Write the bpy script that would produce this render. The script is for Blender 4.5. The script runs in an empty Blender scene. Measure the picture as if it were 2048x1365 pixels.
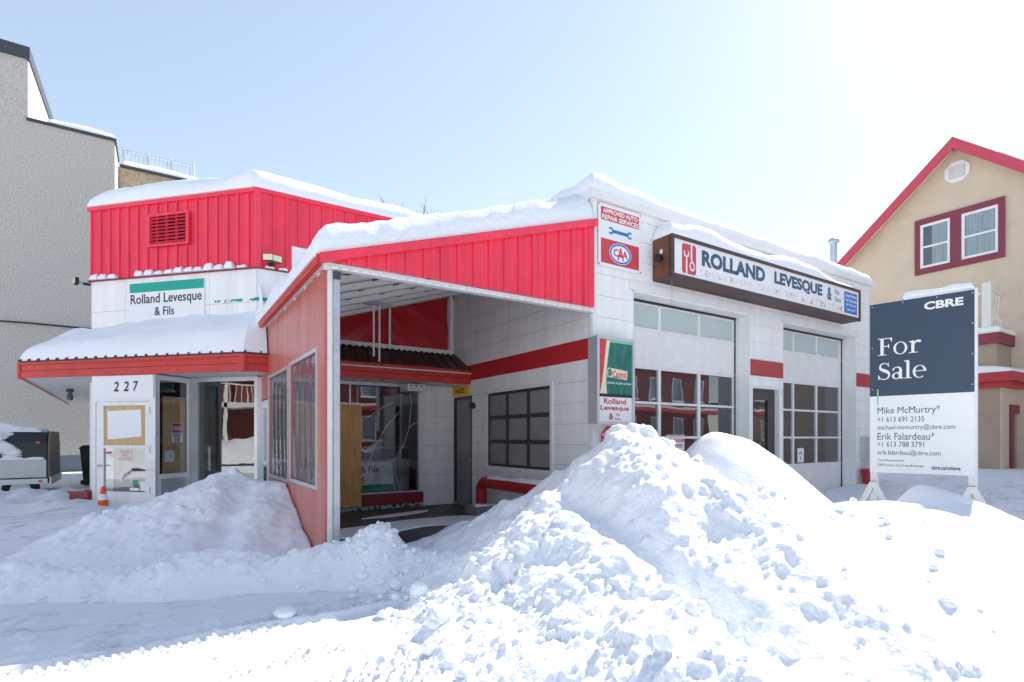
import bpy, bmesh, math, random
import numpy as np
from mathutils import Vector, Matrix
R = math.radians
random.seed(7)
scene = bpy.context.scene
COL = scene.collection

# ------------------------------------------------------------------ camera
TH = math.atan(.65)
SN, CS = math.sin(TH), math.cos(TH)
CAM = (-5.26, -5.95, 1.4)
cd = bpy.data.cameras.new('camera')
cam = bpy.data.objects.new('camera', cd)
COL.objects.link(cam)
cam.location = CAM
cam.rotation_euler = (R(90), 0, -TH)
cd.sensor_width = 36
cd.lens = 36 * 1083 / 2048
cd.shift_y = (876 - 682.5) / 2048
cd.clip_start = .05
cd.clip_end = 2000
scene.camera = cam

# ------------------------------------------------------------------ light
SUN = Vector((1.15, .32, 1.0)).normalized()
world = bpy.data.worlds.new('World')
scene.world = world
world.use_nodes = True
wn = world.node_tree.nodes
bg = wn['Background']
sky = wn.new('ShaderNodeTexSky')
sky.sky_type = 'NISHITA'
sky.sun_disc = False
sky.sun_elevation = math.asin(SUN.z)
sky.sun_rotation = math.atan2(SUN.x, SUN.y)
sky.altitude = 0
sky.air_density = 1.0
sky.dust_density = .2
sky.ozone_density = 2.6
hs_ = wn.new('ShaderNodeHueSaturation')
hs_.inputs['Saturation'].default_value = .95
gm_ = wn.new('ShaderNodeGamma')
gm_.inputs['Gamma'].default_value = .55
world.node_tree.links.new(sky.outputs[0], hs_.inputs['Color'])
world.node_tree.links.new(hs_.outputs[0], gm_.inputs[0])
world.node_tree.links.new(gm_.outputs[0], bg.inputs[0])
bg.inputs[1].default_value = .155
sl = bpy.data.lights.new('sun', 'SUN')
sl.energy = 3.0
sl.angle = R(.6)
sl.color = (1, .94, .84)
so = bpy.data.objects.new('sun', sl)
COL.objects.link(so)
so.rotation_euler = SUN.to_track_quat('Z', 'Y').to_euler()
so.location = (20, 5, 30)
scene.view_settings.view_transform = 'Standard'
scene.view_settings.look = 'None'
scene.view_settings.gamma = 1
scene.view_settings.exposure = 1.58
scene.render.engine = 'CYCLES'
scene.cycles.max_bounces = 14
scene.cycles.diffuse_bounces = 10
scene.cycles.transparent_max_bounces = 12

# ------------------------------------------------------------------ noise
def _lat(seed):
    return np.random.RandomState(seed).rand(256, 256)
_LATS = {}
def vnoise(x, y, seed=0):
    if seed not in _LATS:
        _LATS[seed] = _lat(seed)
    L = _LATS[seed]
    xi = np.floor(x).astype(int); yi = np.floor(y).astype(int)
    fx = x - xi; fy = y - yi
    fx = fx * fx * fx * (fx * (fx * 6 - 15) + 10); fy = fy * fy * fy * (fy * (fy * 6 - 15) + 10)
    a = L[xi % 256, yi % 256]; b = L[(xi + 1) % 256, yi % 256]
    c = L[xi % 256, (yi + 1) % 256]; d = L[(xi + 1) % 256, (yi + 1) % 256]
    return (a * (1 - fx) + b * fx) * (1 - fy) + (c * (1 - fx) + d * fx) * fy - .5
def fbm(x, y, f=1, n=4, seed=0):
    s = 0; a = 1
    for i in range(n):
        s = s + a * vnoise(x * f + i * 17.3, y * f + i * 9.1, seed + i)
        f *= 2.03; a *= .5
    return s
def sm(x, a, b):
    t = np.clip((x - a) / (b - a), 0, 1)
    return t * t * (3 - 2 * t)

# ------------------------------------------------------------------ materials
MATS = {}
def mat(name, col, rough=.6, metal=0, var=0, vscale=4, stretch=(1, 1, 1), bump=0, bscale=60, spec=.5, col2=None, thr=None, emis=None, coat=0):
    if name in MATS:
        return MATS[name]
    m = bpy.data.materials.new(name)
    m.use_nodes = True
    nt = m.node_tree
    b = nt.nodes['Principled BSDF']
    b.inputs['Base Color'].default_value = (*col, 1)
    b.inputs['Roughness'].default_value = rough
    b.inputs['Metallic'].default_value = metal
    b.inputs['Specular IOR Level'].default_value = spec
    b.inputs['Coat Weight'].default_value = coat
    if emis:
        b.inputs['Emission Color'].default_value = (*emis[:3], 1)
        b.inputs['Emission Strength'].default_value = emis[3]
    tc = nt.nodes.new('ShaderNodeTexCoord')
    mp = nt.nodes.new('ShaderNodeMapping')
    mp.inputs['Scale'].default_value = stretch
    nt.links.new(tc.outputs['Object'], mp.inputs[0])
    if var or col2:
        n = nt.nodes.new('ShaderNodeTexNoise')
        n.inputs['Scale'].default_value = vscale
        n.inputs['Detail'].default_value = 6
        n.inputs['Roughness'].default_value = .65
        nt.links.new(mp.outputs[0], n.inputs['Vector'])
        r = nt.nodes.new('ShaderNodeValToRGB')
        if thr:
            r.color_ramp.elements[0].position = thr[0]
            r.color_ramp.elements[1].position = thr[1]
        else:
            r.color_ramp.elements[0].position = .3
            r.color_ramp.elements[1].position = .7
        c0 = col2 if col2 else tuple(c * (1 - var) for c in col)
        c1 = col if col2 else tuple(min(1, c * (1 + var * .6)) for c in col)
        r.color_ramp.elements[0].color = (*c0, 1)
        r.color_ramp.elements[1].color = (*c1, 1)
        nt.links.new(n.outputs['Fac'], r.inputs[0])
        nt.links.new(r.outputs[0], b.inputs['Base Color'])
    if bump:
        n2 = nt.nodes.new('ShaderNodeTexNoise')
        n2.inputs['Scale'].default_value = bscale
        n2.inputs['Detail'].default_value = 4
        nt.links.new(mp.outputs[0], n2.inputs['Vector'])
        bp = nt.nodes.new('ShaderNodeBump')
        bp.inputs['Strength'].default_value = bump
        bp.inputs['Distance'].default_value = .02
        nt.links.new(n2.outputs['Fac'], bp.inputs['Height'])
        nt.links.new(bp.outputs[0], b.inputs['Normal'])
    MATS[name] = m
    return m

def glass(name, tint=(.85, .9, .9), rough=0.0, refl=1.0, ior=1.5, film=None):
    m = bpy.data.materials.new(name)
    m.use_nodes = True
    nt = m.node_tree
    nt.nodes.remove(nt.nodes['Principled BSDF'])
    out = nt.nodes['Material Output']
    t = nt.nodes.new('ShaderNodeBsdfTransparent')
    t.inputs[0].default_value = (*tint, 1)
    g = nt.nodes.new('ShaderNodeBsdfGlossy')
    g.inputs['Roughness'].default_value = rough
    g.inputs['Color'].default_value = (refl, refl, refl, 1)
    f0 = ((ior - 1) / (ior + 1))**2
    lw = nt.nodes.new('ShaderNodeLayerWeight')      # thin sheet: Schlick from the facing angle, same for both faces
    pw = nt.nodes.new('ShaderNodeMath'); pw.operation = 'POWER'; pw.inputs[1].default_value = 5
    f = nt.nodes.new('ShaderNodeMath'); f.operation = 'MULTIPLY_ADD'; f.inputs[1].default_value = 1 - f0; f.inputs[2].default_value = f0
    nt.links.new(lw.outputs['Facing'], pw.inputs[0]); nt.links.new(pw.outputs[0], f.inputs[0])
    lw.inputs[0].default_value = .5
    mx = nt.nodes.new('ShaderNodeMixShader')
    nt.links.new(f.outputs[0], mx.inputs[0])
    nt.links.new(t.outputs[0], mx.inputs[1])
    nt.links.new(g.outputs[0], mx.inputs[2])
    last = mx
    if film:
        d = nt.nodes.new('ShaderNodeBsdfDiffuse')
        d.inputs[0].default_value = (*film[:3], 1)
        m2 = nt.nodes.new('ShaderNodeMixShader')
        m2.inputs[0].default_value = film[3]
        nt.links.new(mx.outputs[0], m2.inputs[1])
        nt.links.new(d.outputs[0], m2.inputs[2])
        last = m2
    if rough == 0:
        n = nt.nodes.new('ShaderNodeTexNoise')
        n.inputs['Scale'].default_value = 1.3
        tcn = nt.nodes.new('ShaderNodeTexCoord')
        nt.links.new(tcn.outputs['Object'], n.inputs['Vector'])
        bp = nt.nodes.new('ShaderNodeBump')
        bp.inputs['Strength'].default_value = .018
        bp.inputs['Distance'].default_value = .1
        nt.links.new(n.outputs['Fac'], bp.inputs['Height'])
        nt.links.new(bp.outputs[0], g.inputs['Normal'])
    nt.links.new(last.outputs[0], out.inputs[0])
    MATS[name] = m
    return m

WHITE = mat('white_panel', (.84, .84, .838), .5, var=.10, vscale=1.6, stretch=(3, 3, .35), bump=.04, bscale=30)
WHITEB = mat('white_backing', (.42, .42, .43), .8)
TRIMW = mat('white_trim', (.78, .78, .78), .45, var=.08, vscale=5)
REDM = mat('red_metal', (.86, .042, .088), .40, var=.16, vscale=2.2, stretch=(2, 2, .4), coat=.15)
REDS = mat('red_stripe', (.52, .022, .03), .4, var=.12, vscale=2.5)
REDSF = mat('red_stripe_faded', (.42, .05, .055), .55, var=.15, vscale=4)
REDF = mat('red_fascia', (.56, .04, .035), .42, var=.14, vscale=3)
REDP = mat('red_board', (.47, .075, .06), .33, var=.18, vscale=1.5, stretch=(4, 4, .25), col2=(.55, .19, .15), thr=(.42, .72), bump=.06, bscale=3)
REDT = mat('red_tarp', (.45, .012, .018), .35, var=.1, vscale=3, bump=.0)
BROWNR = mat('brown_roofing', (.075, .035, .032), .5, var=.2, vscale=5)
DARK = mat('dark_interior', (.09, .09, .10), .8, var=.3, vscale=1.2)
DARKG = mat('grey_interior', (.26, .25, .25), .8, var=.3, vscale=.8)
BRONZE = mat('bronze_frame', (.07, .065, .062), .4, metal=.3, var=.1)
DOORB = mat('dark_door', (.055, .05, .05), .45, var=.15, vscale=6)
ALU = mat('aluminium', (.62, .64, .67), .38, metal=.6, var=.06)
STEEL = mat('galvanised_steel', (.55, .58, .62), .42, metal=.7, var=.12, vscale=8)
PLY = mat('plywood', (.70, .40, .16), .65, var=0, vscale=3, stretch=(9, 9, .7), col2=(.52, .27, .09), thr=(.35, .7))
PLYL = mat('plywood_pale', (.62, .43, .22), .65, vscale=3, stretch=(7, 7, .8), col2=(.46, .28, .12), thr=(.3, .62))
PAPER = mat('paper', (.82, .82, .82), .8)
SIGNW = mat('sign_white', (.80, .81, .82), .4, var=.04, vscale=3)
SIGNR = mat('sign_red', (.58, .05, .07), .45, var=.08, vscale=6)
SIGNB = mat('sign_blue', (.01, .16, .55), .45)
LETB = mat('letter_slate', (.045, .09, .16), .5)
LETK = mat('letter_black', (.02, .022, .028), .5)
LETW = mat('letter_white', (.82, .82, .82), .5)
LETR = mat('letter_red', (.55, .03, .05), .5)
LETFADE = mat('letter_faded', (.74, .70, .71), .6, vscale=9, col2=(.42, .10, .13), thr=(.40, .50))
NAVY = mat('sign_navy', (.032, .058, .095), .45, var=.05)
MINT = mat('mint_green', (.20, .60, .36), .5)
GREEN = mat('sign_green', (.0, .32, .22), .5, var=.08)
GREEND = mat('castrol_green', (.0, .13, .10), .35, vscale=14, stretch=(1, 1, .25), col2=(.06, .22, .19), thr=(.25, .6))
CREAM = mat('cream', (.75, .68, .50), .5)
YEL = mat('sign_yellow', (.85, .50, .02), .5, var=.08)
ORANGE = mat('orange_plastic', (.85, .10, .01), .5)
BLACKP = mat('black_plastic', (.015, .016, .018), .45, var=.2)
RUBBER = mat('rubber', (.012, .012, .012), .85)
CONC = mat('concrete', (.30, .29, .27), .9, var=.3, vscale=12, bump=.3, bscale=40)
RUST = mat('rust_brown', (.16, .06, .03), .7, var=.3, vscale=6)
SIGNBROWN = mat('sign_case_brown', (.075, .04, .035), .5, var=.3, vscale=5)
STUCCO_G = mat('pebble_dash', (.56, .535, .495), .95, vscale=20, col2=(.38, .355, .32), thr=(.34, .58), bump=.6, bscale=26)
STUCCO_T = mat('pebble_dash_tan', (.52, .43, .32), .95, vscale=18, col2=(.30, .22, .15), thr=(.34, .6), bump=.6, bscale=22)
STUCCO_Y = mat('stucco_yellow', (.61, .505, .385), .9, var=.09, vscale=2, bump=.15, bscale=60)
STUCCO_B = mat('stucco_beige_and_shade', (.36, .29, .22), .9, var=.1, vscale=2, bump=.15, bscale=60)  # tan stucco; on the wing side it carries painted shade
LIT = mat('pale_wall_and_sunlit_face', (.70, .66, .60), .9)  # pale siding tone; also paints the sunlit look of the block's side faces
MAROON = mat('maroon_trim', (.22, .035, .065), .6, var=.1)
ROSE = mat('rose_fascia', (.55, .06, .10), .5, var=.08)
DARKCAP = mat('dark_metal_cap', (.05, .055, .07), .5)
CURT = mat('curtain', (.45, .47, .50), .9, var=.3, vscale=3, stretch=(10, 10, .3))
BRICK = mat('brick', (.20, .055, .04), .9, var=.25, vscale=20)
BARK = mat('bark', (.09, .065, .05), .9, var=.3, vscale=9)
DIAMOND = mat('diamond_plate', (.50, .52, .54), .42, metal=.65, var=.1, bump=.3, bscale=55)
ICE = glass('ice', (.93, .96, .98), .15, .9)
GLASS = glass('window_glass', (.88, .91, .91), ior=1.7)
GLASSD = glass('window_glass_dark', (.74, .78, .80), ior=1.95)
GLASSF = glass('frosted_glass', (.7, .75, .75), .25, film=(.62, .72, .72, .75))
VINYL = glass('clear_vinyl', (.62, .62, .66), .07, .9, 1.7, film=(.55, .55, .6, .12))
LAMPG = mat('lamp_glass', (.75, .70, .50), .25)

def snow_mat(name, col=(.86, .88, .91), bump=.35, s1=38, s2=9, dirt=None, sss=0):
    m = bpy.data.materials.new(name)
    m.use_nodes = True
    nt = m.node_tree
    b = nt.nodes['Principled BSDF']
    b.inputs['Base Color'].default_value = (*col, 1)
    b.inputs['Roughness'].default_value = .72
    b.inputs['Specular IOR Level'].default_value = .25
    b.inputs['Subsurface Weight'].default_value = sss
    b.inputs['Subsurface Radius'].default_value = (1, .95, .9)
    b.inputs['Subsurface Scale'].default_value = .03
    tc = nt.nodes.new('ShaderNodeTexCoord')
    n1 = nt.nodes.new('ShaderNodeTexNoise'); n1.inputs['Scale'].default_value = s1; n1.inputs['Detail'].default_value = 5
    n2 = nt.nodes.new('ShaderNodeTexNoise'); n2.inputs['Scale'].default_value = s2; n2.inputs['Detail'].default_value = 5
    ad = nt.nodes.new('ShaderNodeMath'); ad.operation = 'ADD'
    nt.links.new(tc.outputs['Object'], n1.inputs['Vector']); nt.links.new(tc.outputs['Object'], n2.inputs['Vector'])
    nt.links.new(n1.outputs['Fac'], ad.inputs[0]); nt.links.new(n2.outputs['Fac'], ad.inputs[1])
    bp = nt.nodes.new('ShaderNodeBump'); bp.inputs['Strength'].default_value = bump; bp.inputs['Distance'].default_value = .015
    nt.links.new(ad.outputs[0], bp.inputs['Height'])
    nt.links.new(bp.outputs[0], b.inputs['Normal'])
    if dirt:
        n3 = nt.nodes.new('ShaderNodeTexNoise'); n3.inputs['Scale'].default_value = 1.7; n3.inputs['Detail'].default_value = 9; n3.inputs['Roughness'].default_value = .75
        mp = nt.nodes.new('ShaderNodeMapping'); mp.inputs['Scale'].default_value = (1, 2.5, 1)
        nt.links.new(tc.outputs['Object'], mp.inputs[0]); nt.links.new(mp.outputs[0], n3.inputs['Vector'])
        r = nt.nodes.new('ShaderNodeValToRGB')
        r.color_ramp.elements[0].position = .30; r.color_ramp.elements[0].color = (*dirt, 1)
        r.color_ramp.elements[1].position = .47; r.color_ramp.elements[1].color = (*col, 1)
        nt.links.new(n3.outputs['Fac'], r.inputs[0]); nt.links.new(r.outputs[0], b.inputs['Base Color'])
    MATS[name] = m
    return m
SNOW = snow_mat('snow')
SNOWR = snow_mat('snow_rough', bump=.8, s1=34, s2=13, sss=.35)
SNOWP = snow_mat('snow_packed', (.77, .79, .83), .6, 34, 11, dirt=(.46, .45, .45))

# ------------------------------------------------------------------ mesh builder
class Frame:
    """wall frame: s runs to the viewer's right, d outwards, z up"""
    def __init__(self, o, n):
        self.o = Vector((o[0], o[1], 0))
        self.n = Vector((n[0], n[1], 0)).normalized()
        self.r = Vector((-self.n.y, self.n.x, 0))
    def __call__(self, s, d, z):
        return self.o + self.r * s + self.n * d + Vector((0, 0, z))
class MB:
    def __init__(self):
        self.v = []; self.f = []
    def poly(self, pts):
        i = len(self.v)
        self.v += [Vector(p) for p in pts]
        self.f.append(tuple(range(i, i + len(pts))))
        return self
    def hexa(self, p):   # 8 points: bottom 4 ccw, top 4
        i = len(self.v)
        self.v += [Vector(q) for q in p]
        for a in ((3, 2, 1, 0), (4, 5, 6, 7), (0, 1, 5, 4), (1, 2, 6, 5), (2, 3, 7, 6), (3, 0, 4, 7)):
            self.f.append(tuple(i + k for k in a))
        return self
    def box(self, x0, x1, y0, y1, z0, z1):
        return self.hexa([(x0, y0, z0), (x1, y0, z0), (x1, y1, z0), (x0, y1, z0), (x0, y0, z1), (x1, y0, z1), (x1, y1, z1), (x0, y1, z1)])
    def fbox(self, F, s0, s1, d0, d1, z0, z1):
        return self.hexa([F(s0, d1, z0), F(s1, d1, z0), F(s1, d0, z0), F(s0, d0, z0), F(s0, d1, z1), F(s1, d1, z1), F(s1, d0, z1), F(s0, d0, z1)])
    def prism(self, pts, vec):    # polygon extruded by vec
        n = len(pts); i = len(self.v); vec = Vector(vec)
        self.v += [Vector(p) for p in pts] + [Vector(p) + vec for p in pts]
        self.f.append(tuple(range(i + n - 1, i - 1, -1)))
        self.f.append(tuple(range(i + n, i + 2 * n)))
        for k in range(n):
            j = (k + 1) % n
            self.f.append((i + k, i + j, i + n + j, i + n + k))
        return self
    def tube(self, pts, rad, n=10, caps=True):
        pts = [Vector(p) for p in pts]
        rads = rad if isinstance(rad, (list, tuple)) else [rad] * len(pts)
        base = len(self.v)
        prev = None
        for k, p in enumerate(pts):
            if k == 0: t = pts[1] - pts[0]
            elif k == len(pts) - 1: t = pts[-1] - pts[-2]
            else: t = (pts[k + 1] - p).normalized() + (p - pts[k - 1]).normalized()
            t.normalize()
            if prev is None:
                a = Vector((0, 0, 1)) if abs(t.z) < .9 else Vector((1, 0, 0))
                u = t.cross(a).normalized()
            else:
                u = (prev - t * prev.dot(t)).normalized()
            prev = u
            w = t.cross(u)
            for q in range(n):
                an = 2 * math.pi * q / n
                self.v.append(p + (u * math.cos(an) + w * math.sin(an)) * rads[k])
        for k in range(len(pts) - 1):
            for q in range(n):
                a = base + k * n + q; b = base + k * n + (q + 1) % n
                self.f.append((a, b, b + n, a + n))
        if caps:
            self.f.append(tuple(base + q for q in range(n - 1, -1, -1)))
            e = base + (len(pts) - 1) * n
            self.f.append(tuple(e + q for q in range(n)))
        return self
    def disc(self, F, s, z, rs, rz, d0, d1, n=28, a0=0, a1=2 * math.pi):
        pts = [F(s + rs * math.cos(a0 + (a1 - a0) * k / n), d0, z + rz * math.sin(a0 + (a1 - a0) * k / n)) for k in range(n)]
        return self.prism(pts, F.n * (d1 - d0))
    def ring(self, F, s, z, ro, zo, ri, zi, d0, d1, n=32, a0=0, a1=2 * math.pi):
        full = abs(a1 - a0 - 2 * math.pi) < 1e-6
        m = n if full else n + 1
        i = len(self.v)
        for dd in (d0, d1):
            for k in range(m):
                a = a0 + (a1 - a0) * k / n
                self.v.append(F(s + ro * math.cos(a), dd, z + zo * math.sin(a)))
                self.v.append(F(s + ri * math.cos(a), dd, z + zi * math.sin(a)))
        for k in range(n):
            j = (k + 1) % m
            a, b, c, d = i + 2 * k, i + 2 * j, i + 2 * k + 1, i + 2 * j + 1
            o = 2 * m
            self.f += [(a + o, b + o, d + o, c + o), (b, a, c, d), (a, b, b + o, a + o), (d, c, c + o, d + o)]
        return self
    def wall(self, F, s0, s1, z0, z1, d0, d1, holes=()):
        ss = sorted(set([s0, s1] + [min(max(h[k], s0), s1) for h in holes for k in (0, 1)]))
        for a, b in zip(ss, ss[1:]):
            if b - a < 1e-4: continue
            cut = sorted([(max(h[2], z0), min(h[3], z1)) for h in holes if h[0] < (a + b) / 2 < h[1]])
            z = z0
            for c0, c1 in cut:
                if c0 - z > 1e-3: self.fbox(F, a, b, d0, d1, z, c0)
                z = max(z, c1)
            if z1 - z > 1e-3: self.fbox(F, a, b, d0, d1, z, z1)
        return self
    def room(self, F, s0, s1, z0, z1, d0, d1):   # d0 < d1: inside faces of a box open towards +d
        c = lambda s, d, z: F(s, d, z)
        self.poly([c(s0, d0, z0), c(s1, d0, z0), c(s1, d0, z1), c(s0, d0, z1)])
        self.poly([c(s0, d1, z0), c(s0, d0, z0), c(s0, d0, z1), c(s0, d1, z1)])
        self.poly([c(s1, d0, z0), c(s1, d1, z0), c(s1, d1, z1), c(s1, d0, z1)])
        self.poly([c(s0, d1, z0), c(s1, d1, z0), c(s1, d0, z0), c(s0, d0, z0)])
        self.poly([c(s0, d0, z1), c(s1, d0, z1), c(s1, d1, z1), c(s0, d1, z1)])
        return self
    def build(self, name, material, parent=None, smooth=False):
        me = bpy.data.meshes.new(name)
        off = parent.location if parent and parent.type == 'EMPTY' else (parent.get('_o') if parent and parent.get('_o') else (0, 0, 0))
        off = Vector(off)
        me.from_pydata([tuple(v - off) for v in self.v], [], self.f)
        me.update()
        if not smooth:
            bm = bmesh.new(); bm.from_mesh(me); bmesh.ops.recalc_face_normals(bm, faces=bm.faces); bm.to_mesh(me); bm.free()
        else:
            me.polygons.foreach_set('use_smooth', [True] * len(me.polygons))
            bm = bmesh.new(); bm.from_mesh(me); bmesh.ops.recalc_face_normals(bm, faces=bm.faces); bm.to_mesh(me); bm.free()
            try: me.set_sharp_from_angle(angle=R(50))
            except Exception: pass
        me.materials.append(material)
        o = bpy.data.objects.new(name, me)
        COL.objects.link(o)
        if parent:
            o.parent = parent
            if parent.type != 'EMPTY':
                pass
        return o
def fb(F, *a):
    return MB().fbox(F, *a)
def bx(*a):
    return MB().box(*a)
def tag(o, label, cat, group=None, kind=None):
    if label: o['label'] = label
    if cat: o['category'] = cat
    if group: o['group'] = group
    if kind: o['kind'] = kind
    return o
def thing(name, label, cat, loc=(0, 0, 0), group=None):
    o = bpy.data.objects.new(name, None)
    o.empty_display_size = .2
    COL.objects.link(o)
    o.location = loc
    return tag(o, label, cat, group)
# a part placed under an Empty whose location is not the origin is built in world
# coordinates and shifted by the Empty's location; sub-parts sit under meshes at the
# same origin, so remember that origin for them
def part(mb, name, material, parent, smooth=False):
    root = parent
    while root.parent: root = root.parent
    off = Vector(root.location) if root.type == 'EMPTY' else Vector((0, 0, 0))
    me_v = [v - off for v in mb.v]
    q = MB(); q.v = me_v; q.f = mb.f
    me_parent = parent
    o = q.build(name, material, None, smooth)
    o.parent = me_parent
    return o
def planks(F, s0, s1, zs, d0, d1, holes, parent, material, name='wall_panel', maxlen=9, gap=.006, stripe=None):
    for za, zb in zip(zs, zs[1:]):
        ss = sorted(set([s0, s1] + [min(max(h[k], s0), s1) for h in holes for k in (0, 1) if h[2] < zb - .01 and h[3] > za + .01]))
        run = None
        out = []
        for a, b in zip(ss, ss[1:]):
            if b - a < .01: continue
            segs = [(za, zb)]
            for h in holes:
                if h[0] < (a + b) / 2 < h[1]:
                    ns = []
                    for p, q in segs:
                        if h[3] <= p or h[2] >= q: ns.append((p, q)); continue
                        if h[2] - p > .015: ns.append((p, h[2]))
                        if q - h[3] > .015: ns.append((h[3], q))
                    segs = ns
            for p, q in segs: out.append([a, b, p, q])
        # merge neighbours with the same z range
        mg = []
        for o in out:
            for m in mg:
                if abs(m[1] - o[0]) < 1e-4 and abs(m[2] - o[2]) < 1e-4 and abs(m[3] - o[3]) < 1e-4:
                    m[1] = o[1]; break
            else: mg.append(o)
        for a, b, p, q in mg:
            n = max(1, math.ceil((b - a) / maxlen))
            for k in range(n):
                a1 = a + (b - a) * k / n; b1 = a + (b - a) * (k + 1) / n
                part(fb(F, a1 + gap / 2, b1 - gap / 2, d0, d1, p + gap / 2, q - gap / 2), name, material, parent)

# ------------------------------------------------------------------ lettering
def text(F, body, s0, s1, z0, z1, d, material, parent, bold=0, shear=0, name='lettering', align='fit'):
    cu = bpy.data.curves.new('t', 'FONT')
    cu.body = body
    cu.size = 1
    cu.offset = bold
    cu.shear = shear
    cu.resolution_u = 3
    cu.align_x = 'CENTER' if '\n' in body else 'LEFT'
    o = bpy.data.objects.new('t', cu)
    COL.objects.link(o)
    bpy.context.view_layer.update()
    dg = bpy.context.evaluated_depsgraph_get()
    me = bpy.data.meshes.new_from_object(o.evaluated_get(dg))
    bpy.data.objects.remove(o)
    vs = [v.co.copy() for v in me.vertices]
    fs = [tuple(p.vertices) for p in me.polygons]
    bpy.data.meshes.remove(me)
    xa, xb = min(v.x for v in vs), max(v.x for v in vs)
    ya, yb = min(v.y for v in vs), max(v.y for v in vs)
    if z1 - z0 >= .1 and name == 'lettering':      # large words: every letter is a part
        par = list(range(len(vs)))
        def find(i):
            while par[i] != i: par[i] = par[par[i]]; i = par[i]
            return i
        for f in fs:
            for k in f[1:]: par[find(k)] = find(f[0])
        groups = {}
        for f in fs: groups.setdefault(find(f[0]), []).append(f)
        pos = [F(s0 + (v.x - xa) / (xb - xa) * (s1 - s0), d, z0 + (v.y - ya) / (yb - ya) * (z1 - z0)) for v in vs]
        for g in groups.values():
            ids = sorted({k for f in g for k in f}); mp = {k: i for i, k in enumerate(ids)}
            q = MB(); q.v = [pos[k] for k in ids]; q.f = [tuple(mp[k] for k in f) for f in g]
            o = part(q, 'letter', material, parent)
        return o
    q = MB()
    q.v = [F(s0 + (v.x - xa) / (xb - xa) * (s1 - s0), d, z0 + (v.y - ya) / (yb - ya) * (z1 - z0)) for v in vs]
    q.f = fs
    return part(q, name, material, parent)
def ribbon(q, F, pts, ws, d, th=.0015):
    """variable-width stroke in the wall plane; pts (s,z)"""
    P = [Vector((a, b)) for a, b in pts]
    L = []; Rr = []
    for k, p in enumerate(P):
        t = (P[min(k + 1, len(P) - 1)] - P[max(k - 1, 0)]).normalized()
        n = Vector((-t.y, t.x)) * ws[k] / 2
        L.append(p + n); Rr.append(p - n)
    for k in range(len(P) - 1):
        q.poly([F(L[k].x, d, L[k].y), F(L[k + 1].x, d, L[k + 1].y), F(Rr[k + 1].x, d, Rr[k + 1].y), F(Rr[k].x, d, Rr[k].y)])
def bez(p0, p1, p2, p3, n=10):
    o = []
    for k in range(n + 1):
        t = k / n; m = 1 - t
        o.append((m**3 * p0[0] + 3 * m * m * t * p1[0] + 3 * m * t * t * p2[0] + t**3 * p3[0], m**3 * p0[1] + 3 * m * m * t * p1[1] + 3 * m * t * t * p2[1] + t**3 * p3[1]))
    return o

# ------------------------------------------------------------------ snow caps
def edge_steps(L, step, w):
    n = max(2, int(L / step))
    a = list(np.linspace(0, L, n + 1)) + [w * f for f in (.02, .08, .18, .35, .6)] + [L - w * f for f in (.02, .08, .18, .35, .6)]
    return np.array(sorted(set(np.clip(np.round(a, 4), 0, L))))
def snow_cap(name, label, P, L, D, T, w=.25, seed=0, rough=.03, step=.09, freq=2.0, parent=None, openedge=(1, 1, 1, 1), material=None, lump=0, slump=0):
    """P(s,t)->(x,y,z) base surface over s in 0..L, t in 0..D; T thickness; openedge: round s0,s1,t0,t1"""
    S = edge_steps(L, step, w); Tt = edge_steps(D, step, w)
    s, t = np.meshgrid(S, Tt, indexing='ij')
    e = np.full(s.shape, 1e9)
    wob = 1 + .5 * fbm(s, t, 1.1, 3, seed + 40)
    if openedge[0]: e = np.minimum(e, s)
    if openedge[1]: e = np.minimum(e, L - s)
    if openedge[2]: e = np.minimum(e, t)
    if openedge[3]: e = np.minimum(e, D - t)
    q = np.clip(e / (w * wob), 0, 1)
    prof = np.sqrt(np.maximum(0, 1 - (1 - q)**2.2))
    nz = fbm(s + seed * 3.1, t + seed, freq, 5, seed) * rough * 2
    if lump:
        nz = nz + lump * np.abs(fbm(s, t, 7, 3, seed + 5)) * 2
    th = (T(s, t) if callable(T) else T) * prof * (1 + .25 * fbm(s, t, .7, 3, seed + 9)) + nz * np.minimum(1, prof * 1.2)
    th = np.maximum(th, .004)
    q = MB()
    ni, nj = s.shape
    for i in range(ni):
        for j in range(nj):
            p = Vector(P(float(s[i, j]), float(t[i, j])))
            q.v.append(p + Vector((0, 0, float(th[i, j]))))
    top = len(q.v)
    for i in range(ni):
        for j in range(nj):
            p = Vector(P(float(s[i, j]), float(t[i, j])))
            q.v.append(p + Vector((0, 0, .002)))
    for i in range(ni - 1):
        for j in range(nj - 1):
            a = i * nj + j
            q.f.append((a, a + nj, a + nj + 1, a + 1))
            q.f.append((top + a, top + a + 1, top + a + nj + 1, top + a + nj))
    for i in range(ni - 1):
        for j in (0, nj - 1):
            a = i * nj + j; q.f.append((a, a + nj, top + a + nj, top + a))
    for j in range(nj - 1):
        for i in (0, ni - 1):
            a = i * nj + j; q.f.append((a, a + 1, top + a + 1, top + a))
    o = q.build(name, material or SNOW, None, True)
    if label: tag(o, label, 'snow')
    if parent: o.parent = parent
    return o
def quadP(a, b, c, d, L, D):
    """bilinear patch a(s0,t0) b(s1,t0) c(s1,t1) d(s0,t1)"""
    a, b, c, d = map(Vector, (a, b, c, d))
    def P(s, t):
        u, v = s / L, t / D
        return a * (1 - u) * (1 - v) + b * u * (1 - v) + c * u * v + d * (1 - u) * v
    return P

# ================================================================== SNOW GROUND
def c2b(X, Y):
    return CAM[0] + X * CS + Y * SN, CAM[1] - X * SN + Y * CS
def b2c(x, y):
    dx, dy = x - CAM[0], y - CAM[1]
    return dx * CS - dy * SN, dx * SN + dy * CS

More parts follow.
